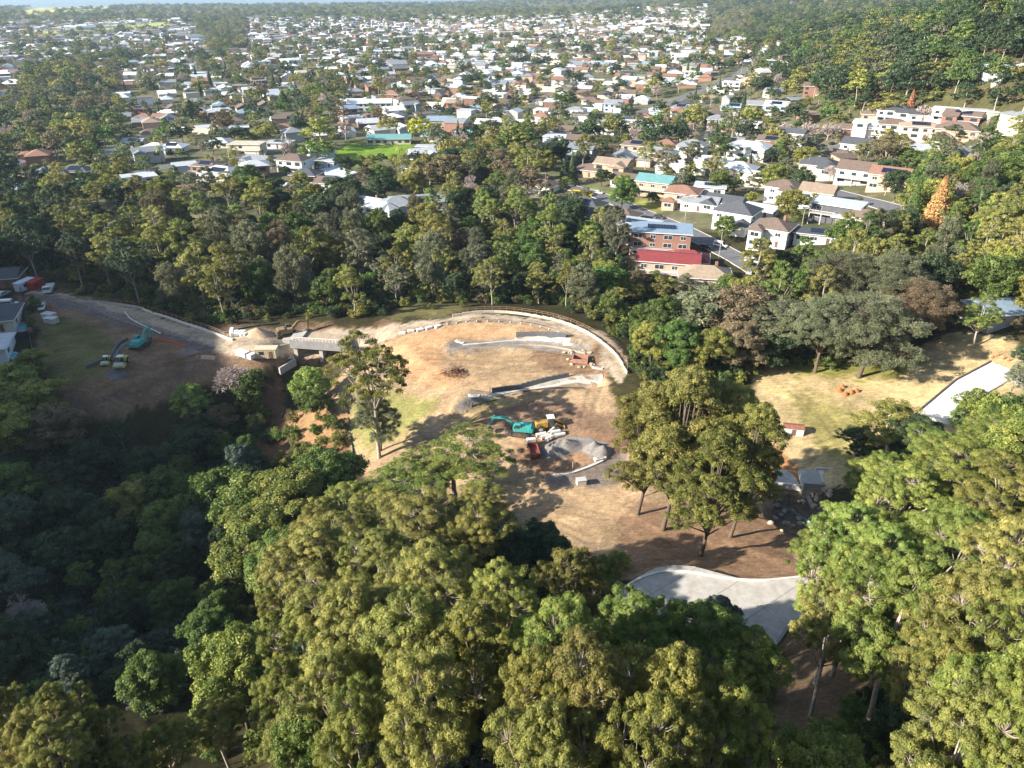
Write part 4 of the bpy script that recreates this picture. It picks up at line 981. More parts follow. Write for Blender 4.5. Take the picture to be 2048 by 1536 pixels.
# px, py, width, depth, storeys, turn, roof, roof colour, wall colour
NEAR_HOUSES = [
 (1495,99,14,10,2,-8,'hip','brown','tan'),(1512,86,16,9,2,0,'flat','white','white'),(1553,77,15,10,2,5,'hip','brown','white'),(1550,128,22,12,2,10,'flat','white','white'),(1454,118,13,11,1,-10,'hip','brown','tan'),(1355,113,16,10,2,0,'flat','white','white'),
 (1386,150,16,10,2,8,'flat','white','white'),(1492,157,15,9,1,10,'flat','white','white'),(1464,171,14,9,2,-5,'flat','white','white'),(1432,181,14,9,1,12,'hip','white','white'),(1362,166,16,11,1,0,'hip','grey','white'),(1628,181,14,9,2,15,'gable','brown','brick'),
 (1468,222,17,9,2,-4,'hip','blue-grey','grey'),(1509,217,12,11,2,4,'gable','grey','brown'),(1553,219,14,11,2,-6,'gable','pale grey','pale blue'),(1362,219,13,9,1,6,'hip','grey','white'),(1435,247,12,10,2,10,'hip','grey','grey'),(1464,255,12,9,1,0,'hip','brown','tan'),(1498,255,12,8,2,-8,'flat','white','white'),
 (1748,234,13,9,1,6,'hip','brown','tan'),(1789,232,17,10,2,-5,'hip','charcoal','white'),(1844,236,13,11,1,8,'gable','charcoal','white'),(1895,234,14,10,2,-8,'flat','white','white'),(1924,244,16,11,2,-12,'gable','brown','brick'),(1963,228,18,7,1,0,'flat','pale grey','cream'),
 (1738,254,15,10,2,-4,'flat','white','white'),(1785,259,14,10,2,8,'hip','brown','cream'),(1837,266,18,11,2,4,'hip','tan','cream'),(1912,271,18,12,2,-6,'hip','brown','tan'),(1690,262,13,9,1,0,'hip','brown','brick'),(1717,299,15,12,2,-14,'gable','charcoal','white'),(1792,285,14,10,1,-10,'hip','brown','cream'),(1823,305,14,11,2,5,'flat','pale grey','grey'),
 (1382,274,14,11,1,5,'hip','brown','tan'),(1386,299,13,10,2,-10,'hip','grey','white'),(1427,281,13,9,1,12,'hip','charcoal','cream'),(1461,289,14,10,1,-6,'gable','grey','cream'),(1498,302,20,11,2,-12,'hip','pale grey','white'),(1543,291,14,10,2,-8,'gable','brown','brick'),(1584,275,14,10,2,-14,'gable','charcoal','white'),
 (1427,330,17,12,2,-4,'flat','white','pale green'),(1478,347,14,11,2,-10,'hip','pale grey','cream'),(1526,363,15,11,1,-12,'gable','cream','cream'),(1676,316,16,10,1,-14,'hip','brown','cream'),(1638,340,16,12,2,-8,'hip','charcoal','cream'),(1712,350,14,12,2,-10,'gable','brown','white'),(1779,361,14,12,2,-10,'gable','terracotta','pink'),
 (1567,385,12,10,2,-14,'hip','brown','white'),(1635,394,12,11,2,-10,'gable','tan','white'),(1366,395,13,11,2,-6,'hip','terracotta','pink'),(1420,384,12,9,2,8,'flat','pale grey','white'),(1402,410,14,9,1,-8,'gable','grey','white'),(1450,410,14,9,1,-14,'gable','charcoal','white'),(1474,434,14,12,2,-14,'hip','charcoal','white'),
 (1520,422,12,7,1,-14,'flat','white','white'),(1676,421,16,11,2,-12,'flat','pale grey','dark'),(1731,441,14,9,1,-12,'hip','brown','tan'),(1546,467,12,11,2,-12,'hip','brown','white'),(1642,474,17,7,1,0,'flat','charcoal','white'),(2018,139,12,9,1,0,'gable','pale grey','white'),(1990,139,10,8,1,10,'gable','white','white'),
 (1076,374,18,10,1,-14,'hip','brown','white'),(1186,344,15,11,1,-10,'hip','brown','tan'),(1206,303,14,10,1,8,'hip','terracotta','brick'),(1227,337,16,11,2,-10,'gable','tan','tan'),(1258,364,14,11,1,-12,'gable','brown','white'),(1275,299,15,11,2,-6,'hip','brown','tan'),(1318,315,17,11,2,-8,'hip','grey','tan'),(1350,336,14,11,1,-10,'gable','pale grey','white'),
 (1312,373,15,11,2,-8,'gable','teal','tan'),(1169,415,16,11,1,-14,'hip','charcoal','brown'),(1206,439,14,10,1,-16,'gable','charcoal','brick'),(1242,436,14,10,1,-16,'hip','brown','brick'),(1271,460,16,12,2,-10,'flat','pale grey','white'),(1117,282,16,11,2,-4,'flat','pale grey','white'),(1162,306,13,10,2,4,'skillion','grey','pale blue'),(1152,227,14,10,2,-8,'hip','grey','white'),
 (1227,214,14,10,2,6,'gable','grey','pale blue'),(1213,257,14,10,2,-12,'hip','grey','white'),(1257,247,18,9,2,8,'flat','pale grey','white'),(1285,237,13,10,1,0,'hip','terracotta','brick'),(1104,196,14,10,1,10,'hip','brown','cream'),(1076,203,14,10,1,-8,'hip','brown','white'),(1131,186,13,9,2,5,'hip','brown','white'),(1182,203,14,10,1,0,'hip','brown','white'),
 (1083,237,14,10,1,-10,'hip','terracotta','white'),(1022,192,15,11,1,6,'hip','terracotta','brick'),(1005,206,14,10,1,0,'hip','brown','cream'),
 (783,192,16,12,1,4,'hip','terracotta','brick'),(741,411,12,9,1,-20,'gable','pale grey','white'),(768,425,13,9,2,-20,'hip','pale grey','white'),
 (14,333,15,11,1,10,'hip','white','white'),(51,360,15,10,1,8,'hip','brown','brick'),(44,381,16,10,1,5,'hip','blue-grey','brick'),(106,350,17,10,1,4,'hip','grey','tan'),(157,346,14,10,1,2,'hip','charcoal','brown'),(103,381,15,11,1,8,'hip','pale grey','pale blue'),(164,374,13,10,1,-6,'hip','pale grey','white'),
 (314,298,14,10,1,-10,'hip','pale grey','white'),(349,298,13,10,1,8,'hip','white','white'),(270,288,12,9,1,0,'gable','pale grey','white'),(420,340,14,11,2,-10,'hip','brown','brick'),(448,356,19,12,2,-18,'hip','pale grey','white'),(441,288,13,10,1,6,'hip','pale grey','cream'),(496,296,18,10,2,4,'flat','cream','cream'),(560,289,15,9,1,0,'flat','pale grey','white'),
 (519,323,15,9,1,-14,'gable','grey','white'),(591,329,15,11,2,-12,'hip','brown','white'),(615,353,13,11,1,-4,'hip','charcoal','brick'),(655,326,11,7,1,-8,'flat','pale grey','white'),(280,221,14,10,1,8,'hip','terracotta','brick'),(290,238,13,10,1,0,'hip','terracotta','tan'),(325,238,12,10,1,10,'gable','terracotta','cream'),(403,233,15,10,1,-6,'hip','terracotta','white'),
 (665,376,13,9,2,-12,'gable','brown','white'),(490,372,12,9,1,-10,'gable','blue-grey','white'),
]
for i, (px, py, w_, d_, st, rt, roof, rc, wc) in enumerate(NEAR_HOUSES):
    x, y, z = at(px, py, 1.6 * st)
    pl = place_of(px, py); pl = HPL.get(pl, pl)
    az = math.degrees(math.atan2(x, y))
    house(x, y, z, w_, d_, st, R((rt - 14 if rt < 0 else -12) - az * .4), roof, rc, wc, pl, 100 + i, True, hdesc(st, roof, rc, wc))
    occupy(x, y, max(w_, d_) * .55)
# named buildings
x, y, z = at(1335, 533, 2); house(x, y, z, 19, 11, 2, R(-14), 'gable', 'red', 'pink', 'above the curved road', 901, True, 'wide two-storey house with red metal roof and long balcony', wing=False, balcony=True, pitch=.22); occupy(x, y, 12)
x, y, z = at(1374, 520, 2); house(x, y, z, 13, 9, 1, R(-14), 'hip', 'red', 'pink', 'behind the wide red-roofed house', 902, True, 'low red-roofed annexe', wing=False, solar=False); occupy(x, y, 8)
x, y, z = at(1320, 487, 3); house(x, y, z, 20, 12, 3, R(-12), 'flat', 'blue-grey', 'brick', 'above the red-roofed house', 903, True, 'tall brick house with blue-grey flat roof and solar panels', balcony=True, solar=True, wing=False); occupy(x, y, 12)
x, y, z = at(1408, 556, 1.5); house(x, y, z, 15, 10, 1, R(-10), 'hip', 'tan', 'cream', 'right of the red-roofed house', 904, True, 'cream house with tan hip roof at the wood edge', solar=False); occupy(x, y, 9)
x, y, z = at(1188, 545, 1.5); house(x, y, z, 9, 7, 1, R(-10), 'hip', 'charcoal', 'white', 'half hidden in the woods', 905, True, 'small white house with dark hip roof', wing=False); occupy(x, y, 7)
x, y, z = at(1998, 622, 2); house(x, y, z, 12, 9, 1, R(10), 'gable', 'blue-grey', 'grey', 'in the woods at right', 906, True, 'shed-like house with blue-grey gable roof', wing=False, solar=False); occupy(x, y, 9)
x, y, z = at(845, 412, 3); house(x, y, z, 26, 13, 2, R(14), 'hip', 'grey', 'white', 'in front of the sports field', 907, True, 'long white apartment block with rows of solar panels', solar=True, cat='building', name='apartment_block', pitch=.25); occupy(x, y, 15)
x, y, z = at(795, 425, 2); house(x, y, z, 14, 11, 2, R(14), 'hip', 'grey', 'white', 'beside the solar apartment block', 908, True, 'white stepped apartment wing', cat='building', name='apartment_block', wing=True); occupy(x, y, 9)
for px, py, w_, d_, rt, nm in ((779,279,26,12,4,'long school hall with teal roof beside the green field'), (885,276,24,9,-16,'school block with pale teal roof behind the yellow tree'), (947,268,22,9,-10,'school block with teal skillion roof right of the yellow tree'), (882,240,18,9,0,'teal-roofed classroom hidden among trees'), (851,296,10,6,-6,'small pale classroom box at the field corner')):
    x, y, z = at(px, py, 2); house(x, y, z, w_, d_, 1, R(rt), 'gable' if w_ > 12 else 'flat', 'teal' if w_ > 12 else 'pale grey', 'cream', '', 920 + px, True, nm, wing=False, solar=False, cat='school', name='school_building', pitch=.3); occupy(x, y, w_ * .5)
for px, py, w_, d_, nm in ((740,212,34,16,'bright white roofed hall behind the school'), (700,210,20,12,'white flat hall left of the bright roofed hall'), (770,106,60,22,'long white warehouse in the middle of town'), (840,112,38,18,'brick red-roofed block right of the white warehouse'), (555,18,60,18,'white multi-storey block near the horizon'), (400,22,40,20,'white apartment tower near the far field')):
    x, y, z = at(px, py, 3); house(x, y, z, w_, d_, 3 if py < 60 else 2, R(6), 'gable' if 'roofed' in nm else 'flat', 'terracotta' if 'brick' in nm else 'white', 'brick' if 'brick' in nm else 'white', '', 940 + px, True, nm, wing=False, solar=False, balcony=False, cat='building', name='hall', pitch=.25); occupy(x, y, w_ * .5)
# houses at the left edge behind the site fence
x, y, z = at(-22, 700, 1.5); house(x, y, z, 10, 10, 1, R(20), 'flat', 'pale grey', 'white', 'beside the shaded site', 909, True, 'white house with terrace', wing=False, solar=False); occupy(x, y, 9)
x, y, z = at(-12, 640, 1.5); house(x, y, z, 12, 12, 1, R(20), 'hip', 'charcoal', 'cream', 'beside the turquoise pool', 910, True, 'dark-roofed house', wing=False, solar=False); occupy(x, y, 9)
x, y, z = at(2, 560, 1.5); house(x, y, z, 12, 9, 1, R(15), 'gable', 'charcoal', 'brick', 'at the left edge of the woods', 911, True, 'dark low house', wing=False, solar=False); occupy(x, y, 9)

# ------------------------------------------------------------------ the rest of the town: rows along its streets
def in_poly(poly, a, b): return poly_sd(poly, np.array([a]), np.array([b]))[0] < 0
NOBUILD = [f[1] for f in FOREST] + [
 [(660,290),(840,275),(840,315),(720,335),(660,330)], [(60,150),(160,130),(230,160),(250,260),(200,330),(60,300),(0,290),(0,220)], [(380,40),(490,30),(500,100),(420,110)],
 [(600,180),(680,160),(690,260),(600,270)], [(870,290),(1110,270),(1110,420),(870,420)], [(280,430),(560,390),(760,380),(900,330),(1000,430),(600,460)], [(0,390),(260,390),(400,430),(0,480)],
 [(1540,120),(1760,210),(1740,225),(1560,190)], [(30,34),(330,4),(340,12),(60,36)], [(50,74),(340,42),(350,58),(70,80)], [(1720,310),(1860,320),(1860,480),(1700,470),(1800,420)], [(0,395),(0,260),(90,270),(90,320),(30,350)],
]
def allowed(a, b):
    return not any(min(p[0] for p in q) <= a <= max(p[0] for p in q) and in_poly(q, a, b) for q in NOBUILD)
FARH = []
def rows(phi, az0, az1, r0, r1, skip, seed):
    rr = random.Random(seed); c, s = math.cos(phi), math.sin(phi); n = int(r1 / 15) + 2
    T_ = [16, 46]; per = 62
    cand = []
    for j in range(-int(r1 / per) - 1, int(r1 / per) + 1):
        for t0 in T_:
            for i in range(-int(r1 / 17), int(r1 / 17)):
                u = i * 17 + rr.uniform(-4, 4); v = j * per + t0 + rr.uniform(-5, 5)
                x, y = c * u - s * v, s * u + c * v
                if y < 100: continue
                a = math.atan2(x, y); r_ = math.hypot(x, y)
                if not (az0 <= a < az1 and r0 < r_ < r1): continue
                if rr.random() < skip * (.8 + .5 * math.sin(x * .011 + seed) * math.sin(y * .008)): continue
                cand.append((x, y, phi + (0 if t0 == 16 else math.pi) + rr.uniform(-.18, .18) + rr.choice((0, 0, 0, math.pi / 2))))
    if not cand: return
    xs = np.array([q[0] for q in cand]); ys = np.array([q[1] for q in cand]); zs_ = H(xs, ys); px, py, dep = project(xs, ys, zs_)
    bad = np.zeros(px.shape, bool)
    for q in NOBUILD: bad |= poly_sd(q, px, py) < 0
    for (x, y, rt), z, a, b, no in zip(cand, zs_, px, py, bad):
        if no: continue
        if not (-60 < a < 2110 and b > -40): continue
        if z < -6 or z > 38: continue
        if occupied(x, y, 7.5): continue
        occupy(x, y, 7.5); FARH.append((x, y, z, rt, a, b))
rows(R(24), R(-50), R(-6), 330, 2600, .24, 1)
rows(R(-14), R(-6), R(14), 330, 2800, .18, 2)
rows(R(8), R(14), R(50), 330, 1300, .3, 3)
FARH.sort(key=lambda q: math.hypot(q[0], q[1]))
ROOF_PICK = ['white'] * 9 + ['pale grey'] * 7 + ['grey'] * 6 + ['brown'] * 6 + ['terracotta'] * 2 + ['charcoal'] * 2 + ['blue-grey', 'tan', 'cream']
WALL_PICK = ['white'] * 4 + ['cream'] * 4 + ['tan'] * 3 + ['brick'] * 4 + ['grey'] * 2 + ['pale blue', 'brown', 'pink']
n_ind = 300 - len(NEAR_HOUSES) - 14
for i, (x, y, z, rt, a, b) in enumerate(FARH[:n_ind]):
    rr = random.Random(5000 + i); st = 2 if rr.random() < .32 else 1
    roof = rr.choice(['hip', 'hip', 'gable', 'gable', 'flat'] if st == 1 else ['hip', 'gable', 'flat']); rc = rr.choice(ROOF_PICK); wc = rr.choice(WALL_PICK)
    house(x, y, z, rr.uniform(11, 15), rr.uniform(9, 12), st, rt, roof, rc, wc, HPL.get(place_of(a, b), place_of(a, b)), 5000 + i, False, hdesc(st, roof, rc, wc))
# beyond those: the town as one mass
mw = {k: MB() for k in list(WALLC)}; mr_ = {k: MB() for k in list(ROOFC)}
def add_far(x, y, z, rt, rr):
    st = 2 if rr.random() < .28 else 1; w_, d_ = rr.uniform(10, 16), rr.uniform(9, 12); hh = 2.9 * st
    if rr.random() < .04: w_, d_, st = rr.uniform(20, 40), rr.uniform(12, 20), 2
    c, s = math.cos(rt), math.sin(rt)
    tf = lambda p: (x + c * p[0] - s * p[1], y + s * p[0] + c * p[1], z + p[2])
    wall = mw[rr.choice(WALL_PICK)]; wall.box(-w_/2, w_/2, -d_/2, d_/2, -1.5, hh, 0, tf)
    t_ = MB(); roof_shape(t_, -w_/2, w_/2, -d_/2, d_/2, hh, .4, rr.choice(['hip', 'gable', 'gable', 'flat']))
    rc = rr.choice(ROOF_PICK); mr_[rc].add([tf(p) for p in t_.v], t_.f)
for i, (x, y, z, rt, a, b) in enumerate(FARH[n_ind:]): add_far(x, y, z, rt, random.Random(9000 + i))
allm = MB(); mats_ = []
for k, m_ in mw.items():
    if m_.f: allm.add(m_.v, m_.f, len(mats_)); mats_.append(WM[k])
for k, m_ in mr_.items():
    if m_.f: allm.add(m_.v, m_.f, len(mats_)); mats_.append(RM[k])
if allm.f: tag(allm.build('distant_houses', mats_), 'crowded pale houses of the far suburbs toward the coast', 'houses', kind='stuff')
print('houses', len(FARH))

# ------------------------------------------------------------------ trees between the houses, thinning to a mass toward the coast
CLUMPS = NOBUILD[6:11] + [NOBUILD[11], NOBUILD[15], NOBUILD[16]]
g = np.random.default_rng(77)
def inside_any(polys, px, py):
    m = np.zeros(px.shape, bool)
    for q in polys: m |= poly_sd(q, px, py) < 0
    return m
ZONEP = {z_[0]: z_[1] for z_ in ZONES}
OPEN = [ZONEP[k] for k in ('sports_field', 'far_field', 'far_field_two', 'park_left')]
def town_trees(n, r0, r1):
    a = g.uniform(R(-41), R(41), n); r_ = np.sqrt(g.uniform(r0 * r0, r1 * r1, n))
    xs, ys = r_ * np.sin(a), r_ * np.cos(a); zs_ = H(xs, ys); px, py, dep = project(xs, ys, zs_)
    ok = (px > -40) & (px < 2090) & (py > -25) & (py < 430) & (zs_ > -6.5)
    xs, ys, zs_, px, py = xs[ok], ys[ok], zs_[ok], px[ok], py[ok]
    ok = ~inside_any(OPEN, px, py); xs, ys, zs_, px, py = xs[ok], ys[ok], zs_[ok], px[ok], py[ok]
    dens = smooth_noise(xs, ys, .012, 3) + .6 * smooth_noise(xs, ys, .03, 8); CL = inside_any(CLUMPS, px, py)
    for x, y, z, u, v, d, cl in zip(xs, ys, zs_, px, py, dens, CL):
        hillside = z > 34 or (u > 1500 and v < 200)
        if not cl and not hillside and rnd.random() > .53 + .42 * d: continue
        big = cl or hillside or rnd.random() < .4
        if occupied(x, y, 3.4 if big else 2.2): continue
        occupy(x, y, 3.8 if big else 2.6)
        q = rnd.random()
        hh = rnd.uniform(9, 18) if big else rnd.uniform(4.5, 9.5)
        if q < .45: kind, c = 'gum', (rnd.choice(['olive', 'khaki', 'grey', 'olive', 'green', 'tan']) if not hillside else rnd.choice(['olive', 'dark', 'green', 'grey']))
        elif q < .90: kind, c = 'leafy', rnd.choice(['green', 'dark', 'olive', 'dark', 'dark'])
        elif q < .94: kind, c = 'bare', 'tan'
        elif q < .97: kind, c = 'conifer', rnd.choice(['dark', 'green'])
        else: kind, c = ('palm', 'lime') if math.hypot(x, y) < 500 else ('gum', 'grey')
        if kind == 'leafy': hh *= .75
        if kind == 'palm': hh = rnd.uniform(6, 10)
        wd = hh * (rnd.uniform(.6, .85) if kind != 'leafy' else rnd.uniform(.9, 1.2))
        if kind == 'conifer': wd = hh * .32
        if kind == 'palm': wd = 5
        tree(kind, x, y, z, hh, wd, c, None, place_of(u, v))
town_trees(4600, 262, 520)
town_trees(15000, 520, 1500)
town_trees(16000, 1500, 3200)
town_trees(6000, 3200, 6500)
def far_woods(n, r0, r1):
    """beyond the last streets only tree tops show"""
    a = g.uniform(R(-41), R(41), n); r_ = np.sqrt(g.uniform(r0 * r0, r1 * r1, n))
    xs, ys = r_ * np.sin(a), r_ * np.cos(a); zs_ = H(xs, ys); px, py, dep = project(xs, ys, zs_)
    ok = (zs_ > -6.5) & (px > -40) & (px < 2090) & (py > -25) & (py < 90) & ~inside_any(OPEN, px, py)
    for x, y, z, u, v in zip(xs[ok], ys[ok], zs_[ok], px[ok], py[ok]):
        hh = rnd.uniform(12, 20); tree('gum', x, y, z, hh, hh * rnd.uniform(.9, 1.5), rnd.choice(['olive', 'green', 'dark']), 'far', place_of(u, v))
far_woods(9000, 2200, 6800)

# shrubs round the site and in the gully
SHRUBS = [((560,860),(680,960),26,'on the bank left of the mound',('lime','green','olive')), ((1925,812),(1990,835),10,'beside the concrete driveway',('lime','green')), ((1500,690),(1860,745),24,'under the spreading trees on the right-hand field',('olive','lime','green')),
 ((770,600),(930,622),12,'on the grass behind the curved road',('olive','green')), ((1250,640),(1340,720),16,'outside the bend of the curved road',('green','olive')), ((60,600),(75,760),8,'along the left-hand site fence',('green','dark')), ((1960,820),(2048,880),14,'above the concrete driveway',('lime','green')),
 ((360,820),(560,900),30,'at the lip of the gully',('green','dark','olive')), ((1150,1130),(1240,1200),8,'beside the round concrete slab',('olive','lime')), ((1680,1440),(1800,1536),8,'under the right-hand canopy',('dark','green')), ((1900,840),(2040,900),18,'on the slope below the driveway',('lime','olive','green'))]
for (x0, y0), (x1, y1), n, pl, cs in SHRUBS:
    for _ in range(n):
        px, py = rnd.uniform(x0, x1), rnd.uniform(y0, y1)
        x, y, z = at(px, py); hh = rnd.uniform(1.2, 3.6)
        tree('shrub', x, y, z, hh, hh * rnd.uniform(1.0, 1.5), rnd.choice(cs), None, pl)

def build_trees():
    byk = {}
    for s in SPECS: byk.setdefault(KINDNAME[s[0]][0], []).append(s)
    rest = []
    for nm, ss in byk.items():
        ss.sort(key=lambda s: -s[4] * s[5] / (s[1] ** 2 + s[2] ** 2))
        for s in ss[:298]: build_tree(*s)
        rest += ss[298:]
    tree_mass('distant_trees', 'mass of small trees filling the far suburbs and hills', 'trees', rest)
def tree_mass(name, label, cat, rest):
    """many plants as one object: shapes instanced on points"""
    protos = {}; col = bpy.data.collections.new(name + '_shapes')
    def pid(me, colour):
        k = (me.name, colour)
        if k not in protos:
            o = bpy.data.objects.new('%s_%04d' % (name, len(protos)), me); col.objects.link(o); protos[k] = len(protos)
            if colour: o.material_slots[0].link = 'OBJECT'; o.material_slots[0].material = LM[colour]
        return protos[k]
    P, S, RZ, I = [], [], [], []
    for kind, x, y, z, height, width, colour, tier, *_ in rest:
        p = proto(kind, x, y, z, tier); c = colour if kind not in ('bare', 'palm') else None
        rz = rnd.uniform(0, 6.28); sc = (width / p['W'], width / p['W'], height / p['H'])
        for me, cc in (((p['one'], c),) if 'one' in p else ((p['crown'], c), (p['trunk'], None))):
            P.append((x, y, z)); S.append(sc); RZ.append((0, 0, rz)); I.append(pid(me, cc))
    me = bpy.data.meshes.new(name); me.from_pydata(P, [], [])
    for nm, ty, dat in (('scl', 'FLOAT_VECTOR', S), ('rot', 'FLOAT_VECTOR', RZ)):
        a_ = me.attributes.new(nm, ty, 'POINT'); a_.data.foreach_set('vector', np.array(dat, np.float32).ravel())
    a_ = me.attributes.new('pick', 'INT', 'POINT'); a_.data.foreach_set('value', np.array(I, np.int32))
    o = newobj(name, me)
    ng = bpy.data.node_groups.new(name, 'GeometryNodeTree')
    ng.interface.new_socket('Geometry', in_out='INPUT', socket_type='NodeSocketGeometry'); ng.interface.new_socket('Geometry', in_out='OUTPUT', socket_type='NodeSocketGeometry')
    n = ng.nodes; l = ng.links
    gi, go = n.new('NodeGroupInput'), n.new('NodeGroupOutput')
    ci = n.new('GeometryNodeCollectionInfo'); ci.inputs['Collection'].default_value = col; ci.inputs['Separate Children'].default_value = True; ci.inputs['Reset Children'].default_value = True
    ip = n.new('GeometryNodeInstanceOnPoints'); ip.inputs['Pick Instance'].default_value = True
    def attr(nm, ty):
        q = n.new('GeometryNodeInputNamedAttribute'); q.data_type = ty; q.inputs['Name'].default_value = nm; return q.outputs['Attribute']
    l.new(gi.outputs[0], ip.inputs['Points']); l.new(ci.outputs[0], ip.inputs['Instance'])
    l.new(attr('pick', 'INT'), ip.inputs['Instance Index']); l.new(attr('scl', 'FLOAT_VECTOR'), ip.inputs['Scale']); l.new(attr('rot', 'FLOAT_VECTOR'), ip.inputs['Rotation'])
    l.new(ip.outputs[0], go.inputs[0])
    md = o.modifiers.new('tree_mass', 'NODES'); md.node_group = ng
    tag(o, label, cat, kind='stuff')
    print('mass', len(rest), 'shapes', len(protos))

build_trees()
# undergrowth on the forest floors and in the gully
UNDER = []
for zname, poly, sp, _ in FOREST:
    if zname == 'F5': continue
    pts = [at(a, max(b, 2))[:2] for a, b in poly]
    x0, x1 = min(p[0] for p in pts), max(p[0] for p in pts); y0, y1 = min(p[1] for p in pts), max(p[1] for p in pts)
    if zname == 'F3': y1 = min(y1, 900); x1 = min(x1, 700)
    d_ = {'F4': 2.0, 'F1': 2.6, 'F2': 2.6, 'F3': 5.5}[zname]; n = int((x1 - x0) * (y1 - y0) / d_ ** 2)
    xs = g.uniform(x0, x1, n); ys = g.uniform(y0, y1, n); zs_ = H(xs, ys); px, py, dep = project(xs, ys, zs_)
    ins = poly_sd(poly, px, py) < -4
    for x, y, z in zip(xs[ins], ys[ins], zs_[ins]):
        hh = rnd.uniform(.8, 3.4) if zname != 'F3' else rnd.uniform(2, 5)
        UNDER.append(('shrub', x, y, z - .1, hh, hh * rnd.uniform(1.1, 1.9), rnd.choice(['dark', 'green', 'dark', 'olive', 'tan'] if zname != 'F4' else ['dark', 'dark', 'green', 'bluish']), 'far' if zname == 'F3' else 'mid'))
for pts_, n in (([(1262,700),(1300,684),(1400,690),(1510,700),(1530,735),(1480,770),(1300,770),(1262,745)], 260), ([(930,600),(1000,606),(1120,616),(1200,650),(1262,700),(1300,690),(1240,620),(1120,590),(940,588)], 420), ([(100,575),(200,595),(330,632),(430,655),(560,640),(780,630),(780,610),(560,620),(430,630),(330,612),(200,580)], 380), ([(600,800),(700,860),(690,960),(760,1040),(640,1000),(560,930)], 130), ([(1500,1290),(1560,1330),(1540,1536),(1300,1536),(1240,1300)], 120), ([(1700,1250),(2048,1100),(2048,1536),(1760,1536)], 200), ([(560,1050),(1100,1150),(1240,1250),(1300,1536),(420,1536),(480,1250)], 420)):
    poly = pts_; a0, a1 = min(p[0] for p in poly), max(p[0] for p in poly); b0, b1 = min(p[1] for p in poly), max(p[1] for p in poly); k = 0
    while k < n:
        a, b = rnd.uniform(a0, a1), rnd.uniform(b0, b1); k += 1
        if in_poly(poly, a, b):
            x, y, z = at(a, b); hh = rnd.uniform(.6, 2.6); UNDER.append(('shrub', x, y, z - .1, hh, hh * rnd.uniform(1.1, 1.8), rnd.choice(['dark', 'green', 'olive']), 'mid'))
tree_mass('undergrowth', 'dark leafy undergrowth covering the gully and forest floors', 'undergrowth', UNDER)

# ------------------------------------------------------------------ the construction site
CONC_W = mat('concrete_fresh', srgb(222, 218, 208), .8, .12, .5, bump=.1)
CONC_G = mat('concrete_grey', srgb(150, 150, 150), .85, .16, .6, bump=.2)
BLOCK = mat('block_grey', srgb(104, 104, 108), .9, .15, 2, bump=.3)
STEEL = mat('galvanised', (.42, .43, .44), .45, .1, 2, metal=.5)
RUSTY = mat('rust_rail', (.33, .20, .11), .8, .25, 2)
TEAL = mat('paint_teal', (.03, .40, .37), .45, .15, 1.5)
YEL = mat('paint_yellow', (.50, .30, .03), .5, .2, 1.5)
LIMEP = mat('paint_lime', (.52, .60, .10), .5, .15, 1.5)
WHT = mat('paint_white', (.78, .78, .76), .5, .1, 1)
REDP = mat('paint_red', (.42, .04, .03), .5, .15, 1)
BLK = mat('rubber_black', (.025, .025, .027), .8, .2, 3)
DGREY = mat('machine_grey', (.085, .085, .09), .6, .2, 2)
GRAVEL = mat('gravel_grey', srgb(128, 124, 120), .95, .28, 2.2, bump=.7, detail=8)
SANDM = mat('sand_tan', srgb(188, 160, 132), .95, .2, 2.2, bump=.6, detail=8)
SOIL = mat('soil_brown', srgb(166, 112, 70), .95, .25, 1.5, bump=.7, detail=8)
ORANGE = mat('barrier_orange', (.60, .13, .04), .6, .1)
GREENC = mat('shade_cloth_green', (.015, .13, .10), .85, .2, 2)
TIMBER = mat('timber_raw', (.50, .40, .27), .8, .2, 3)
POOLW = mat('pool_water', (.05, .42, .55), .08, .1, 1, spec=.7)
TILE = mat('paving_red', (.30, .15, .11), .85, .2, 1)
STONE = mat('sandstone', (.46, .37, .26), .9, .28, 1.2, bump=.5, objvar=.25)
BRUSH = mat('dead_brush', (.17, .085, .055), .9, .3, 3)

def muddy(m, amount=.5, scale=1.1):
    n = m.node_tree.nodes; l = m.node_tree.links; b = n['Principled BSDF']; src = b.inputs['Base Color'].links[0].from_socket
    tc = n.new('ShaderNodeTexCoord'); no = n.new('ShaderNodeTexNoise'); no.inputs['Scale'].default_value = scale; no.inputs['Detail'].default_value = 8; no.inputs['Roughness'].default_value = .7
    l.new(tc.outputs['Object'], no.inputs['Vector']); mr = n.new('ShaderNodeMapRange'); mr.inputs[1].default_value = .42; mr.inputs[2].default_value = .68; mr.inputs[4].default_value = amount
    l.new(no.outputs['Fac'], mr.inputs[0]); mx = n.new('ShaderNodeMix'); mx.data_type = 'RGBA'; mx.inputs[7].default_value = (.20, .13, .08, 1)
    l.new(mr.outputs[0], mx.inputs[0]); l.new(src, mx.inputs[6]); l.new(mx.outputs[2], b.inputs['Base Color'])
for m_, k_ in ((TEAL, .55), (YEL, .85), (LIMEP, .5), (BLK, .8), (DGREY, .7), (CONC, .25), (CONC_W, .22), (CONC_G, .3), (WHT, .25), (GRAVEL, .3)): muddy(m_, k_, .9)
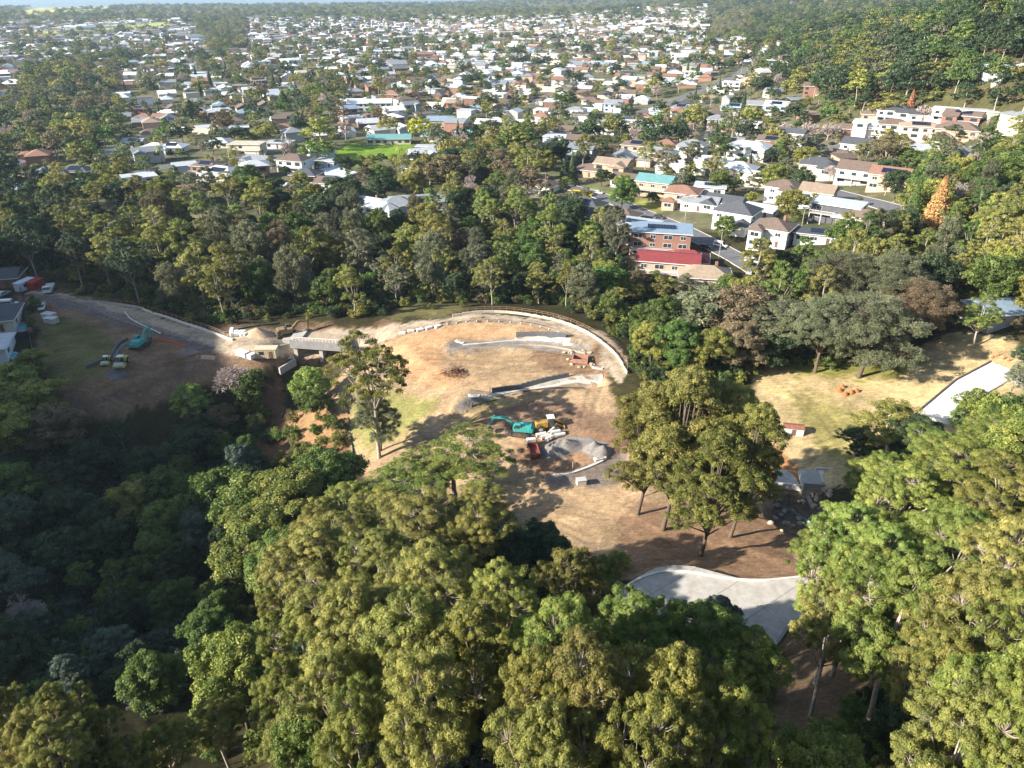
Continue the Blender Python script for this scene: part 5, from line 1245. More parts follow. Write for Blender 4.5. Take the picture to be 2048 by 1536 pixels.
def slab_pieces(poly, z0, z1, cell, rot, name, m, parent, gap=.05):
    """cut a slab outline into its cast bays; each bay is a piece"""
    c, s = math.cos(rot), math.sin(rot)
    loc = [(p[0] * c + p[1] * s, -p[0] * s + p[1] * c) for p in poly]
    def clip(pl, ax, v, sign):
        out = []
        for i in range(len(pl)):
            a, b = pl[i], pl[(i + 1) % len(pl)]; ia, ib = sign * (a[ax] - v) >= 0, sign * (b[ax] - v) >= 0
            if ia: out.append(a)
            if ia != ib:
                t = (v - a[ax]) / (b[ax] - a[ax]); out.append((a[0] + (b[0] - a[0]) * t, a[1] + (b[1] - a[1]) * t))
        return out
    xs = [p[0] for p in loc]; ys = [p[1] for p in loc]
    x = min(xs)
    while x < max(xs):
        y = min(ys)
        while y < max(ys):
            pl = loc
            for ax, v, sg in ((0, x + gap / 2, 1), (0, x + cell - gap / 2, -1), (1, y + gap / 2, 1), (1, y + cell - gap / 2, -1)):
                pl = clip(pl, ax, v, sg)
                if len(pl) < 3: break
            if len(pl) >= 3:
                a = 0
                for i in range(len(pl)): a += pl[i][0] * pl[(i + 1) % len(pl)][1] - pl[(i + 1) % len(pl)][0] * pl[i][1]
                if a < 0: pl = pl[::-1]
                if abs(a) > 1:
                    w_ = [(p[0] * c - p[1] * s, p[0] * s + p[1] * c) for p in pl]
                    MB().prism(w_, z0, z1).build(name, m, parent)
            y += cell
        x += cell
slab = empty('turning_slab', (0, 0, 0)); tag(slab, 'round pale concrete turning slab below the tall gum trees', 'slab')
slab_pieces(SLAB, SLAB_Z - .5, SLAB_Z + .16, 5.2, R(35), 'slab_panel', CONC, slab)
ln = line_px([(1240,1192),(1252,1178),(1277,1162),(1312,1149),(1347,1146),(1387,1149),(1430,1157),(1480,1164),(1530,1166),(1602,1158)], .8, 2)
ribbon(ln, .02, .34, .36, .6, level=SLAB_Z).build('edge_kerb', CONC_W, slab)
ln = line_px([(1640,1212),(1576,1248),(1552,1284)], .8, 1)
ribbon(ln, .02, .40, .30, 1.2, level=SLAB_Z).build('edge_kerb', CONC_G, slab)

# driveway ramp on the right
drv = empty('concrete_driveway', (0, 0, 0)); tag(drv, 'bright white concrete driveway ramp on the right-hand field', 'driveway')
P0, P1, P2 = at(1866, 846), at(1940, 782), at(2012, 738)
cl = resample([Vector(P0), Vector(P1), Vector(P2)], 4.4)
zz = np.linspace(P0[2] + 1.0, P2[2] + .35, len(cl))
nn = normals2(cl)
for i in range(len(cl) - 1):
    a, b = cl[i], cl[i + 1]; na, nb = nn[i], nn[i + 1]; g_ = .03
    d = (b - a); a2, b2 = a + d * .006, b - d * .006
    q = [a2 - na * 3.1, b2 - nb * 3.1, b2 + nb * 3.1, a2 + na * 3.1]; zz_ = [zz[i], zz[i + 1], zz[i + 1], zz[i]]
    m_ = MB(); v = [(p.x, p.y, z_ - 1.4) for p, z_ in zip(q, zz_)] + [(p.x, p.y, z_) for p, z_ in zip(q, zz_)]
    m_.add(v, [(3, 2, 1, 0), (4, 5, 6, 7), (0, 1, 5, 4), (1, 2, 6, 5), (2, 3, 7, 6), (3, 0, 4, 7)]); m_.build('slab_panel', CONC_W, drv)
for sd, m_ in ((1, DGREY), (-1, CONC_G)):
    mb = MB()
    for i in range(len(cl)):
        p = cl[i] + nn[i] * sd * 3.13; q = cl[i] + nn[i] * sd * 3.38
        mb.v += [(p.x, p.y, zz[i] - 1.4), (p.x, p.y, zz[i] + .28), (q.x, q.y, zz[i] + .28), (q.x, q.y, zz[i] - 1.4)]
    for i in range(len(cl) - 1):
        for k in range(4): mb.f.append((i * 4 + k, i * 4 + (k + 1) % 4, i * 4 + 4 + (k + 1) % 4, i * 4 + 4 + k)); mb.m.append(0)
    for i in (0, len(cl) - 1): mb.f.append((i * 4, i * 4 + 1, i * 4 + 2, i * 4 + 3)); mb.m.append(0)
    mb.build('edge_beam', m_, drv)
for sd in (-1, 1):
    p = cl[0] + nn[0] * sd * 2.4; MB().box(-.35, .35, -.5, .5, -3.2, -1.45).build('pier', CONC, drv, (p.x, p.y, zz[0]), math.atan2(nn[0].y, nn[0].x))
p = at(2035, 760); slab_pieces([at(a, b)[:2] for a, b in ((2010,752),(2030,740),(2080,765),(2080,790),(2040,775))], p[2] - .4, p[2] + .3, 4, 0, 'slab_panel', CONC_G, drv)

# culvert
x, y, z = at(1580, 974); z = h(x, y) - .6
cv = empty('box_culvert', (x, y, z), R(-12)); tag(cv, 'concrete box culvert with splayed wing walls below the field', 'culvert')
MB().box(-2.6, -1.5, -.5, 4.5, -2.5, 1.2).box(1.5, 2.6, -.5, 4.5, -2.5, 1.2).box(-2.6, 2.6, -.5, 4.5, .5, 1.2 + .004).build('barrel', CONC, cv)
MB().box(-2.9, 2.9, -.85, -.52, .45, 1.7).build('headwall', CONC_W, cv)
for sd in (-1, 1):
    m_ = MB(); m_.side([(0, -2.5), (0, 1.5), (3.6, -.6), (3.6, -2.5)], -.18, .18); o = m_.build('wing_wall', CONC, cv, (sd * 2.2, -.9, 0)); o.rotation_euler = (0, 0, R(-58) if sd > 0 else R(-122))
MB().box(-1.5, 1.5, 3.9, 4.1, -2.4, .5).build('shade_plate', BLK, cv)  # black sheet added across the bore, standing in for the shade inside
x, y, z = at(1640, 955)
up = empty('upper_apron', (x, y, z - .35), R(-8)); tag(up, 'bright white concrete apron above the culvert', 'apron')
for i in range(2): MB().box(-3.4 + i * 3.43, -.03 + i * 3.43, -2.2, 2.2, -.8, .5).build('slab_panel', CONC_W if i else CONC, up)
MB().box(-3.5, -.2, -3.0, -2.5, -1.6, .9).build('headwall', CONC, up); MB().box(-.3, 3.5, 2.3, 2.6, -.5, .95).build('edge_kerb', CONC_W, up)
def boulder_mesh(seed):
    g_ = np.random.default_rng(seed); import bmesh
    bm = bmesh.new(); bmesh.ops.create_icosphere(bm, subdivisions=2, radius=.5)
    ph = g_.random(6) * 6
    for v in bm.verts:
        c = v.co; k = 1 + .22 * math.sin(c.x * 5 + ph[0]) * math.sin(c.y * 5 + ph[1]) + .16 * math.sin(c.z * 7 + ph[2] + c.x * 3)
        v.co = Vector((c.x * k * 1.2, c.y * k, c.z * k * .7))
    me = bpy.data.meshes.new('boulder'); bm.to_mesh(me); bm.free(); me.materials.append(STONE); return me
BOULD = [boulder_mesh(i) for i in range(4)]
for i in range(44):
    px, py = (rnd.uniform(1540, 1640), rnd.uniform(1000, 1062)) if i < 24 else (rnd.uniform(1595, 1660), rnd.uniform(968, 1000))
    if 1566 < px < 1600 and py < 1003: py += 28
    x, y, z = at(px, py); sz = rnd.uniform(.5, 1.15)
    o = newobj('boulder', BOULD[i % 4], None, (x, y, z + .1 * sz), rnd.uniform(0, 6), sz)
    tag(o, 'rough sandstone boulder dumped at the culvert mouth', 'boulder', 'boulders at the culvert mouth')

# little shed on the field, earth lumps, timber frame
x, y, z = at(1585, 866)
sh = empty('field_shed', (x, y, z + .1), R(-12)); tag(sh, 'small white shed with rusty roof on the dry field', 'shed')
MB().box(-1.9, 1.9, -1, 1, -.4, 1.5).build('wall', WHT, sh); mb = MB(); roof_shape(mb, -1.9, 1.9, -1, 1, 1.5, .25, 'gable', .15, .06); mb.build('roof', mat('roof_rust', (.30, .13, .08), .8, .3, 1.2), sh)
MB().box(-.4, .4, -1.05, -1.0, -.1, 1.3).build('door', DOORM, sh)
def heap(name, x, y, z, rx, ry, hz, m, label, cat, seed, sharp=1.0, group=None, peaks=1):
    g_ = random.Random(seed); n, k = 40, 14; mb = MB(); pk = [(g_.uniform(-.45, .45), g_.uniform(-.45, .45), g_.uniform(.6, 1.0)) for _ in range(peaks - 1)] + [(0, 0, 1)]
    ph = [g_.uniform(0, 6) for _ in range(8)]
    for j in range(k + 1):
        for i in range(n):
            a = 2 * math.pi * i / n; f = j / k
            wob = 1 + .14 * math.sin(2 * a + ph[0]) + .08 * math.sin(3 * a + ph[1]) + .05 * math.sin(7 * a + ph[2])
            u, v = f * math.cos(a) * wob, f * math.sin(a) * wob
            hgt = max(max(0, h_ * (1 - (math.hypot(u - a_, v - b_) / (1.0 if peaks == 1 else .62)) ** sharp)) for a_, b_, h_ in pk) * (1 - f ** 6)
            hgt += .035 * math.sin(u * 17 + ph[3]) * math.sin(v * 15 + ph[4]) * (1 - f)
            X, Y = x + u * rx, y + v * ry
            mb.v.append((X, Y, 0, hgt * hz))
    XS = np.array([p[:2] for p in mb.v]); Z = H(XS[:, 0], XS[:, 1])
    mb.v = [(p[0] - x, p[1] - y, zz_ - z + p[3] - (.25 if i >= k * n else -.02)) for i, (p, zz_) in enumerate(zip(mb.v, Z))]
    for j in range(k):
        for i in range(n): mb.f.append((j * n + i, (j + 1) * n + i, (j + 1) * n + (i + 1) % n, j * n + (i + 1) % n)); mb.m.append(0)
    o = mb.build(name, m, None, (x, y, z), smooth=True); return tag(o, label, cat, group)
for i, (px, py) in enumerate([(1678,782),(1690,790),(1702,786),(1684,775),(1712,783)]):
    x, y, z = at(px, py); heap('soil_mound', x, y, z, .9, .8, .9, SOIL, 'small brown soil mound beside the spreading tree', 'mound', 30 + i, 1.2, 'soil mounds on the right-hand field')
for i, (px, py, rx, ry, hz, pk, lab) in enumerate([(1130,893,5.6,3.5,1.9,4,'broad grey gravel heap beside the parked roller'),(1112,908,2.6,2.2,1.7,1,'pointed small grey gravel heap in front of the broad heap'),(1188,898,3.8,3.2,2.0,2,'grey gravel heap partly behind the tall gums')]):
    x, y, z = at(px, py); heap('gravel_heap', x, y, z, rx, ry, hz, GRAVEL, lab, 'heap', 50 + i, .9, None, pk)
x, y, z = at(515, 668); heap('sand_heap', x, y, z, 4.6, 3.4, 1.9, SANDM, 'tan sand heap at the edge of the dark woods', 'heap', 60, .9)
x, y, z = at(376, 702); heap('rubble_heap', x, y, z, 2.6, 1.8, .8, GRAVEL, 'low grey rubble heap on the shaded site', 'heap', 61, .8, None, 3)
x, y, z = at(412, 714); heap('soil_heap', x, y, z, 2.4, 1.2, .6, SANDM, 'flat pale heap beside the dirt track', 'heap', 62, .8, None, 2)

# kerbs and block walls of the three levelled pads
def wall_line(name, pts, hgt, th, m, label, piece='wall_block', plen=2.0, below=.6, lift=0.0, cat='wall', gap=.03, cap=None):
    ln = line_px(pts, .5, 2); root = empty(name, (0, 0, 0)); tag(root, label, cat)
    L_tot = sum((b - a).length for a, b in zip(ln, ln[1:])); n = max(1, int(L_tot / plen)); st_ = max(1, len(ln) // n)
    for i in range(0, len(ln) - 1, st_):
        a, b = ln[i], ln[min(i + st_, len(ln) - 1)]
        if (b - a).length < .3: continue
        z0 = min(h(a.x, a.y), h(b.x, b.y)); ang = math.atan2((b - a).y, (b - a).x); le = (b - a).length - gap
        hh = hgt(i / len(ln)) if callable(hgt) else hgt
        m_ = MB(); m_.box(-le/2, le/2, -th/2, th/2, -below, hh)
        q = m_.build(piece, m, root, ((a.x + b.x) / 2, (a.y + b.y) / 2, z0 + lift), ang, bevel=.03)
        if cap: MB().box(-le/2, le/2, -th/2 - .04, th/2 + .04, hh + .004, hh + .08).build('capping', cap, q)
    return root
def kerb_line(pts, label, wd=.5, hgt=.16, level=None):
    ln = line_px(pts, .7, 2); root = empty('kerb_line', (0, 0, 0)); tag(root, label, 'kerb')
    ribbon(ln, .04, wd, .07, .3).build('gutter', CONC, root); ribbon(ln, -.22, .02, .07 + hgt, .5).build('kerb_stone', CONC_W, root)
    return root
kerb_line([(926,690),(960,688),(1040,679),(1095,678),(1140,686)], 'new white kerb and gutter along the upper pad')
kerb_line([(962,793),(1000,788),(1060,778),(1120,766),(1160,759),(1205,753)], 'new white kerb and gutter along the middle pad')
kerb_line([(1102,951),(1135,949),(1175,936),(1206,921)], 'short white kerb and gutter beside the gravel heaps')
wall_line('block_wall', [(1032,673),(1080,671),(1132,675)], 1.3, .35, BLOCK, 'dark grey block wall behind the upper pad kerb', plen=1.6)
wall_line('block_wall', [(984,786),(1040,776),(1100,762),(1140,753)], 1.25, .35, BLOCK, 'dark grey block wall behind the middle pad kerb', plen=1.6)
wall_line('edging_board', [(922,704),(960,697),(990,695),(1050,690),(1110,694),(1170,708)], .35, .1, TIMBER, 'thin edging along the front of the upper pad', 'board', 2.4, .5, cat='edging')
wall_line('edging_board', [(920,824),(980,800),(1050,784),(1110,775),(1168,777)], .4, .12, mat('silt_roll', (.14, .13, .11), .9, .2, 2), 'dark edging along the front of the middle pad', 'board', 2.4, .5, cat='edging')
for px, py, lab, rt in ((920,684,'white kerb inlet block at the left end of the upper pad',-35),(948,792,'white kerb inlet block at the left end of the middle pad',0),(1040,678,'white kerb inlet block below the block wall',5),(1200,917,'white kerb inlet block at the right end of the short kerb',22),(1137,686,'white kerb inlet block beside the curved road',-8),(1195,736,'white pit lid at the foot of the curved road',-20)):
    x, y, z = at(px, py); o = empty('kerb_inlet', (x, y, z), R(rt)); tag(o, lab, 'inlet')
    MB().box(-1.3, 1.3, -.45, .45, -.4, .22).build('lintel', CONC_W, o, bevel=.05); MB().box(-.8, .8, -.3, .3, .2, .26).build('lid', CONC_G, o)
# bright road barrier round the bend, with hand rails
def barrier(pts, label, m, hgt=.95, post=True, plen=3.0, th=.35, rail_m=RUSTY, side=1, pin=.75):
    ln = line_px(pts, .6, 2); root = wall_line('road_barrier', pts, hgt, th, m, label, 'barrier_panel', plen, .8, cat='barrier')
    if post:
        nn_ = normals2(ln); st_ = max(1, int(2.2 / .6)); tops = []
        for i in range(0, len(ln), st_):
            p = ln[i] + nn_[i] * side * .45; z = h(p.x, p.y)
            MB().box(-.05, .05, -.05, .05, -.2, hgt + 1.15).build('post', rail_m, root, (p.x, p.y, z)); tops.append(Vector((p.x, p.y, z + hgt + 1.05)))
        for k in (0, -.5): MB().tube([t + Vector((0, 0, k)) for t in tops], .045, 4).build('rail', rail_m, root)
    return root
barrier([(905,634),(945,627),(1000,625),(1060,631),(1120,644),(1170,664),(1210,690),(1237,716),(1254,748)], 'long pale concrete barrier with handrail round the outside of the curved road', mat('barrier_cream', srgb(206, 194, 172), .85, .2, 1), .75, th=.26)
barrier([(286,620),(320,632),(360,645),(400,658),(432,670),(466,682)], 'white concrete edge barrier with posts on the outer side of the gravel road', CONC_W, .7)
barrier([(200,607),(240,610),(288,619)], 'segmented grey edge panels at the top of the gravel road', CONC, .7, plen=1.2)
barrier([(552,690),(600,688),(640,684),(690,674)], 'low concrete barrier on the far side of the bridge road', CONC, .9, False, 4)
def mesh_fence(pts, label, m=STEEL, hgt=1.8, step=2.4, panel=None):
    ln = line_px(pts, .6, 2); root = empty('site_fence', (0, 0, 0)); tag(root, label, 'fence'); st_ = max(1, int(step / .6)); tops = []
    for i in range(0, len(ln), st_):
        p = ln[i]; z = h(p.x, p.y); MB().tube([(0, 0, -.2), (0, 0, hgt)], .045, 5).build('post', m, root, (p.x, p.y, z)); tops.append(Vector((p.x, p.y, z + hgt)))
        MB().box(-.35, .35, -.14, .14, 0, .16).build('foot_block', WHT if panel is None else ORANGE, root, (p.x, p.y, z + .02), math.atan2(normals2(ln)[i].y, normals2(ln)[i].x))
    for k in (-.03, -hgt * .5, -hgt + .25): MB().tube([t + Vector((0, 0, k)) for t in tops], .03, 4).build('rail', m, root)
    return root
mesh_fence([(800,663),(850,654),(900,648),(960,642),(1030,644),(1090,655),(1128,668),(1131,674)], 'silver temporary fence along the inside of the curved road')
mesh_fence([(112,596),(150,604),(185,617),(225,638),(270,652),(330,668),(390,686)], 'temporary fence with blocks along the middle of the shaded gravel road', panel=1)
for i, (px, py) in enumerate([(805,668),(822,664),(840,662),(858,658),(876,655)]):
    x, y, z = at(px, py); MBx = MB(); MBx.box(-.9, .9, -.5, .5, 0, .7); tag(MBx.build('bagged_block', WHT, None, (x, y, z), R(10 * i), bevel=.12), 'white wrapped block lined up inside the temporary fence', 'block', 'white blocks by the curved road')
ln = line_px([(250,625),(262,640),(285,651),(305,660),(322,668)], .8); MB().tube([(p.x, p.y, h(p.x, p.y) + .18) for p in ln], .16, 6).build('white_hose', WHT)['label'] = 'white fabric hose snaking across the shaded gravel road'; bpy.data.objects['white_hose']['category'] = 'hose'
ln = line_px([(306,682),(335,682),(355,688),(372,696)], .8)
o = wall_line('orange_barrier', [(306,682),(335,682),(355,688),(372,696)], .55, .12, ORANGE, 'string of orange barrier boards on the shaded site', 'barrier_panel', 2.0, .1, cat='barrier')
# dark retaining wall and wet patch of the shaded pad
wall_line('retaining_wall', [(172,737),(200,727),(224,716),(231,700),(238,689),(256,681)], .9, .4, BLOCK, 'dark bent retaining wall on the shaded site', plen=1.8, cat='wall')
wall_line('concrete_footing', [(226,716),(234,700),(242,690),(257,684)], .15, .9, CONC_G, 'grey footing strip in front of the dark retaining wall', 'footing', 2.4, cat='footing')

# bridge
a, b = Vector((*at(588, 712)[:2], 0)), Vector((*onz(690, 692, .9), 0)); ang = math.atan2((b - a).y, (b - a).x); le = (b - a).length
br = empty('road_bridge', ((a.x + b.x) / 2, (a.y + b.y) / 2, .6), ang); tag(br, 'concrete road bridge over the gully beside the lone gum', 'bridge')
MB().box(-le/2, le/2, 0, 7.5, -.9, .1).build('deck', mat('deck_dust', srgb(176, 158, 136), .9, .2, .6, bump=.3), br)
MB().box(-le/2 - .5, le/2 + .5, -.4, -.02, -1.2, 1.1).build('parapet', CONC_G, br)
for k in (-.46, .02, .46): MB().box(-.5, .5, .2, 7.3, -9, -.92).build('pier', CONC, br, (k * le, 0, 0))
nb = int(le / .9)
for k in range(nb): MB().box(-.06, .06, -.06, .06, 0, .9).build('baluster', WHT, br, (-le/2 + le * (k + .5) / nb, -.2, 1.1))
MB().box(-le/2, le/2, -.28, -.12, 2.0, 2.1).build('hand_rail', WHT, br)
wall_line('wing_wall', [(560,748),(575,738),(592,728)], 1.8, .5, CONC, 'pale slanted wing wall under the bridge', 'wall_block', 4.0, 2.5)
wall_line('edge_wall', [(500,706),(530,712),(588,716)], .5, .4, CONC_W, 'white low edge wall beside the cream site office', 'wall_block', 4.0, 1.5)

# ------------------------------------------------------------------ machines
def excavator(px, py, rz, boom_rz, m, label, boom_len=5.2, tuck=.0, sz=1.0, body2=None):
    x, y, z = at(px, py); o = empty('excavator', (x, y, z), rz, sz); tag(o, label, 'excavator')
    for sd in (-1, 1):
        t = MB(); n = 10
        poly = [(-2.2 + .42 * math.cos(a), .45 + .42 * math.sin(a)) for a in [math.pi / 2 + math.pi * k / 6 for k in range(7)]] + [(2.2 + .42 * math.cos(a), .45 + .42 * math.sin(a)) for a in [-math.pi / 2 + math.pi * k / 6 for k in range(7)]]
        t.side(poly, sd * 1.25 - .3, sd * 1.25 + .3); tr = t.build('track', BLK, o)
        r_ = MB()
        for k in range(5): r_.cyl((-2.0 + k, sd * (1.25 + .32), .42), .22, .06, 'Y', 10)
        r_.build('roller_wheels', DGREY, tr)
    MB().box(-1.2, 1.2, -.9, .9, .55, .95).cyl((0, 0, 1.05), .75, .24, 'Z', 16).build('undercarriage', DGREY, o)
    def R2(o_): o_.rotation_euler = (0, 0, boom_rz - rz); return o_
    b = MB(); b.prism([(-2.5, -1.0), (-2.2, -1.25), (1.4, -1.25), (1.4, 1.25), (-2.2, 1.25), (-2.5, 1.0)], 1.18, 2.25); b.box(-2.3, -.4, -1.15, 1.15, 2.254, 2.5); body = R2(b.build('body', m, o, bevel=.06))
    c = MB(); c.prism([(-2.62, -1.2), (-1.75, -1.3), (-1.75, 1.3), (-2.62, 1.2), (-2.85, .6), (-2.85, -.6)], 1.1, 2.1); R2(c.build('counterweight', body2 or m, o, bevel=.08))
    cb = MB(); cb.side([(0, 1.3), (0, 3.0), (1.2, 3.0), (1.6, 2.3), (1.6, 1.3)], .3, 1.24); cab = R2(cb.build('cab', body2 or m, o, bevel=.04))
    MB().side([(.12, 2.05), (.12, 2.85), (1.1, 2.85), (1.4, 2.3), (1.4, 2.05)], .285, 1.256).build('side_window', GLASS, cab); MB().box(1.24, 1.66, .4, 1.14, 1.6, 2.25).build('front_window', GLASS, cab)
    L = boom_len
    bm_ = MB(); bm_.side([(1.0, 1.5), (1.0, 1.95), (.9 + L * .38, 3.75), (.9 + L * .5, 3.95), (.7 + L * .98, 3.55), (.75 + L, 3.25), (.9 + L * .5, 3.38), (1.3 + L * .3, 2.75), (1.5, 1.5)], -.55, -.15); boom = R2(bm_.build('boom', m, o))
    MB().tube([(1.6, -.35, 1.6), (.9 + L * .42, -.35, 3.3)], .09, 6).build('ram', STEEL, boom)
    ex, ez = .72 + L * .98, 3.4; tx, tz = ex + .9 - tuck * 1.9, .95
    d = Vector((tx - ex, 0, tz - ez)).normalized(); nrm = Vector((-d.z, 0, d.x))
    A, B = Vector((ex, 0, ez)) - d * .7, Vector((tx, 0, tz))
    st = MB(); st.side([((A + nrm * .16).x, (A + nrm * .16).z), ((A + d * .9 + nrm * .32).x, (A + d * .9 + nrm * .32).z), ((B + nrm * .14).x, (B + nrm * .14).z), ((B - nrm * .14).x, (B - nrm * .14).z), ((A + d * .9 - nrm * .26).x, (A + d * .9 - nrm * .26).z), ((A - nrm * .16).x, (A - nrm * .16).z)], -.52, -.18); R2(st.build('stick', m, o))
    bk = MB(); bk.side([(tx - .15, tz + .1), (tx + .15, tz + .1), (tx + .2, tz - .4), (tx - .1, tz - .85), (tx - .65, tz - .9), (tx - .95, tz - .6), (tx - .5, tz - .55), (tx - .35, tz - .2)], -.85, .15); R2(bk.build('bucket', DGREY, o))
    return o
excavator(1042, 868, R(165), R(172), TEAL, 'teal excavator with lowered arm beside the gravel heaps', 5.4)
excavator(281, 694, R(80), R(84), TEAL, 'teal excavator seen from behind on the shaded site', 4.6, 1.0)
excavator(575, 672, R(20), R(28), mat('paint_mud_yellow', (.26, .19, .10), .7, .3, 1.2), 'mud-covered yellow excavator with dark arm at the wood edge', 5.0, .6, 1.05, DGREY)
def wheel(o, x, y, r_, wd, name='wheel'):
    t = MB().cyl((0, 0, 0), r_, wd, 'Y', 16).build(name, BLK, o, (x, y, r_)); MB().cyl((0, 0, 0), r_ * .55, wd + .04, 'Y', 12).build('rim', STEEL, t); return t
def roller(px, py, rz, m, label, sz=1.0, top=WHT):
    x, y, z = at(px, py); o = empty('road_roller', (x, y, z), rz, sz); tag(o, label, 'roller')
    MB().cyl((0, 0, 0), .75, 2.1, 'Y', 20).build('drum', STEEL, o, (1.7, 0, .75))
    MB().box(.75, 2.65, -1.25, -1.1, .5, 1.0).box(.75, 2.65, 1.1, 1.25, .5, 1.0).box(2.5, 2.66, -1.1, 1.1, .55, .95).build('drum_frame', m, o)
    for sd in (-1, 1): wheel(o, -1.3, sd * .8, .7, .5)
    MB().side([(-2.4, .8), (-2.4, 1.5), (-1.9, 1.75), (-.3, 1.75), (-.3, .8)], -.75, .75).build('engine_cover', m, o, bevel=.06); MB().box(-.3, .8, -.7, .7, .6, 1.0).build('floor_deck', DGREY, o)
    c = MB().box(-.35, .9, -.72, .72, 2.5, 2.65).build('canopy', top, o, bevel=.05)
    for a in (-.3, .8):
        for b in (-.65, .65): MB().box(a - .05, a + .05, b - .05, b + .05, 1.0, 2.5).build('canopy_post', DGREY, c)
    MB().box(-.2, .3, -.3, .3, 1.0, 1.35).box(-.28, -.15, -.3, .3, 1.35, 1.9).build('seat', BLK, o)
    return o
roller(215, 726, R(-80), LIMEP, 'small lime roller nearest the dark retaining wall', .8)
roller(246, 730, R(-85), LIMEP, 'large lime roller with pale canopy beside the wet patch', 1.05)
def truck(px, py, rz, label, m, load, sz=1.0):
    x, y, z = at(px, py); o = empty('tip_truck', (x, y, z), rz, sz); tag(o, label, 'truck')
    MB().box(-3.2, 2.9, -.5, .5, .55, .85).build('chassis', DGREY, o)
    cab = MB().side([(1.5, .8), (1.5, 2.55), (2.6, 2.5), (3.0, 1.75), (3.05, .8)], -1.05, 1.05).build('cab', m, o, bevel=.06)
    MB().side([(2.62, 1.75), (2.52, 2.4), (2.66, 2.42), (3.04, 1.76)], -.95, .95).build('windscreen', GLASS, cab)
    MB().box(-3.2, 1.35, -1.1, 1.1, .9, 1.0).box(-3.2, 1.35, -1.12, -1.02, 1.0, 1.7).box(-3.2, 1.35, 1.02, 1.12, 1.0, 1.7).box(1.25, 1.36, -1.02, 1.02, 1.0, 1.9).box(-3.22, -3.1, -1.02, 1.02, 1.0, 1.7).build('tray', load, o)
    for wx in (-2.3, 2.1):
        for sd in (-1, 1): wheel(o, wx, sd * .95, .48, .32)
    return o
truck(1066, 905, R(100), 'white-cabbed site truck with dusty red tray beside the gravel heaps', mat('paint_dusty', (.62, .58, .52), .6, .2, 1), mat('paint_dusty_red', (.24, .075, .055), .7, .3, 1.2), .9)
truck(100, 584, R(-70), 'white tip truck at the top of the shaded gravel road', WHT, WHT, 1.05)
def loader(px, py, rz, label):
    x, y, z = at(px, py); o = empty('wheel_loader', (x, y, z), rz); tag(o, label, 'loader')
    MB().side([(-3.0, .9), (-3.0, 1.8), (-2.6, 2.05), (-.4, 2.1), (-.4, .9)], -.8, .8).build('engine_cover', YEL, o, bevel=.06)
    cab = MB().side([(-.4, .9), (-.4, 3.0), (.9, 3.0), (1.0, 2.0), (1.0, .9)], -.7, .7).build('cab', DGREY, o, bevel=.05)
    MB().box(-.55, 1.05, -.85, .85, 3.004, 3.12).build('cab_roof', WHT, cab); MB().box(-.2, .8, -.715, .715, 1.9, 2.8).build('side_window', GLASS, cab)
    MB().box(1.0, 1.9, -.6, .6, .7, 1.3).build('front_frame', YEL, o)
    for sd in (-1, 1): MB().side([(1.2, 1.2), (1.4, 1.75), (3.2, .75), (3.1, .4)], sd * .62 - .1, sd * .62 + .1).build('lift_arm', YEL, o)
    MB().side([(3.0, .9), (3.1, .15), (4.0, .1), (3.9, .25), (3.3, .4), (3.2, .95)], -1.35, 1.35).build('bucket', YEL, o)
    for wx in (-2.0, 1.4):
        for sd in (-1, 1): wheel(o, wx, sd * 1.0, .75, .55)
    return o
loader(1098, 858, R(8), 'yellow wheel loader with white cab roof behind the pipe pile')
# pipes
for i in range(9):
    px, py = [(1082,872),(1090,876),(1097,874),(1103,870),(1110,872),(1116,870),(1106,876),(1098,879),(1120,873)][i]
    x, y, z = at(px, py); mb = MB(); n = 14
    for r_ in (.42, .33):
        for xx in (-1.1, 1.1): mb.v += [(xx, r_ * math.cos(2 * math.pi * k / n), r_ * math.sin(2 * math.pi * k / n)) for k in range(n)]
    for k in range(n):
        k2 = (k + 1) % n; mb.f += [(k, k2, n + k2, n + k), (2 * n + k2, 2 * n + k, 3 * n + k, 3 * n + k2), (k2, k, 2 * n + k, 2 * n + k2), (n + k, n + k2, 3 * n + k2, 3 * n + k)]; mb.m += [0] * 4
    o = mb.build('concrete_pipe', CONC_W, None, (x, y, z + .45 + (.6 if i in (3, 4) else 0)), R(20 + 13 * (i % 4))); tag(o, 'white concrete pipe in the pipe pile behind the gravel heaps', 'pipe', 'pipes in the pile')
x, y, z = at(1162, 968); MB().box(-.9, .9, -.6, .6, 0, 1.1).box(-.98, .98, -.68, .68, 1.104, 1.2).build('pump_box', mat('box_grey', (.5, .48, .44), .6, .1), None, (x, y, z), R(10), bevel=.03); tag(bpy.data.objects['pump_box'], 'pale pump box at the front edge of the lowest pad', 'box')
# red trench frame with rubble
x, y, z = at(1160, 722); tf = empty('trench_frame', (x, y, z + .1), R(-10)); tag(tf, 'rusty rectangular trench frame on rubble beside the curved road', 'frame')
REDF = mat('frame_red', (.42, .22, .16), .8, .25, 2)
for bx in ((-1.9, 1.9, -1.6, -1.3, 0, 1.0), (-1.9, 1.9, 1.3, 1.6, 0, 1.0), (-1.9, -1.6, -1.29, 1.29, 0, 1.0), (1.6, 1.9, -1.29, 1.29, 0, 1.0)): MB().box(*bx).build('side_beam', REDF, tf)
for i in range(30):
    px, py = rnd.uniform(1128, 1190), rnd.uniform(700, 735)
    if 1146 < px < 1176 and 710 < py < 733: continue
    x, y, z = at(px, py); s_ = rnd.uniform(.4, .9); tag(newobj('rubble_stone', BOULD[i % 4], None, (x, y, z + .1), rnd.uniform(0, 6), s_), 'broken stone in the rubble round the rusty trench frame', 'stone', 'rubble round the trench frame')
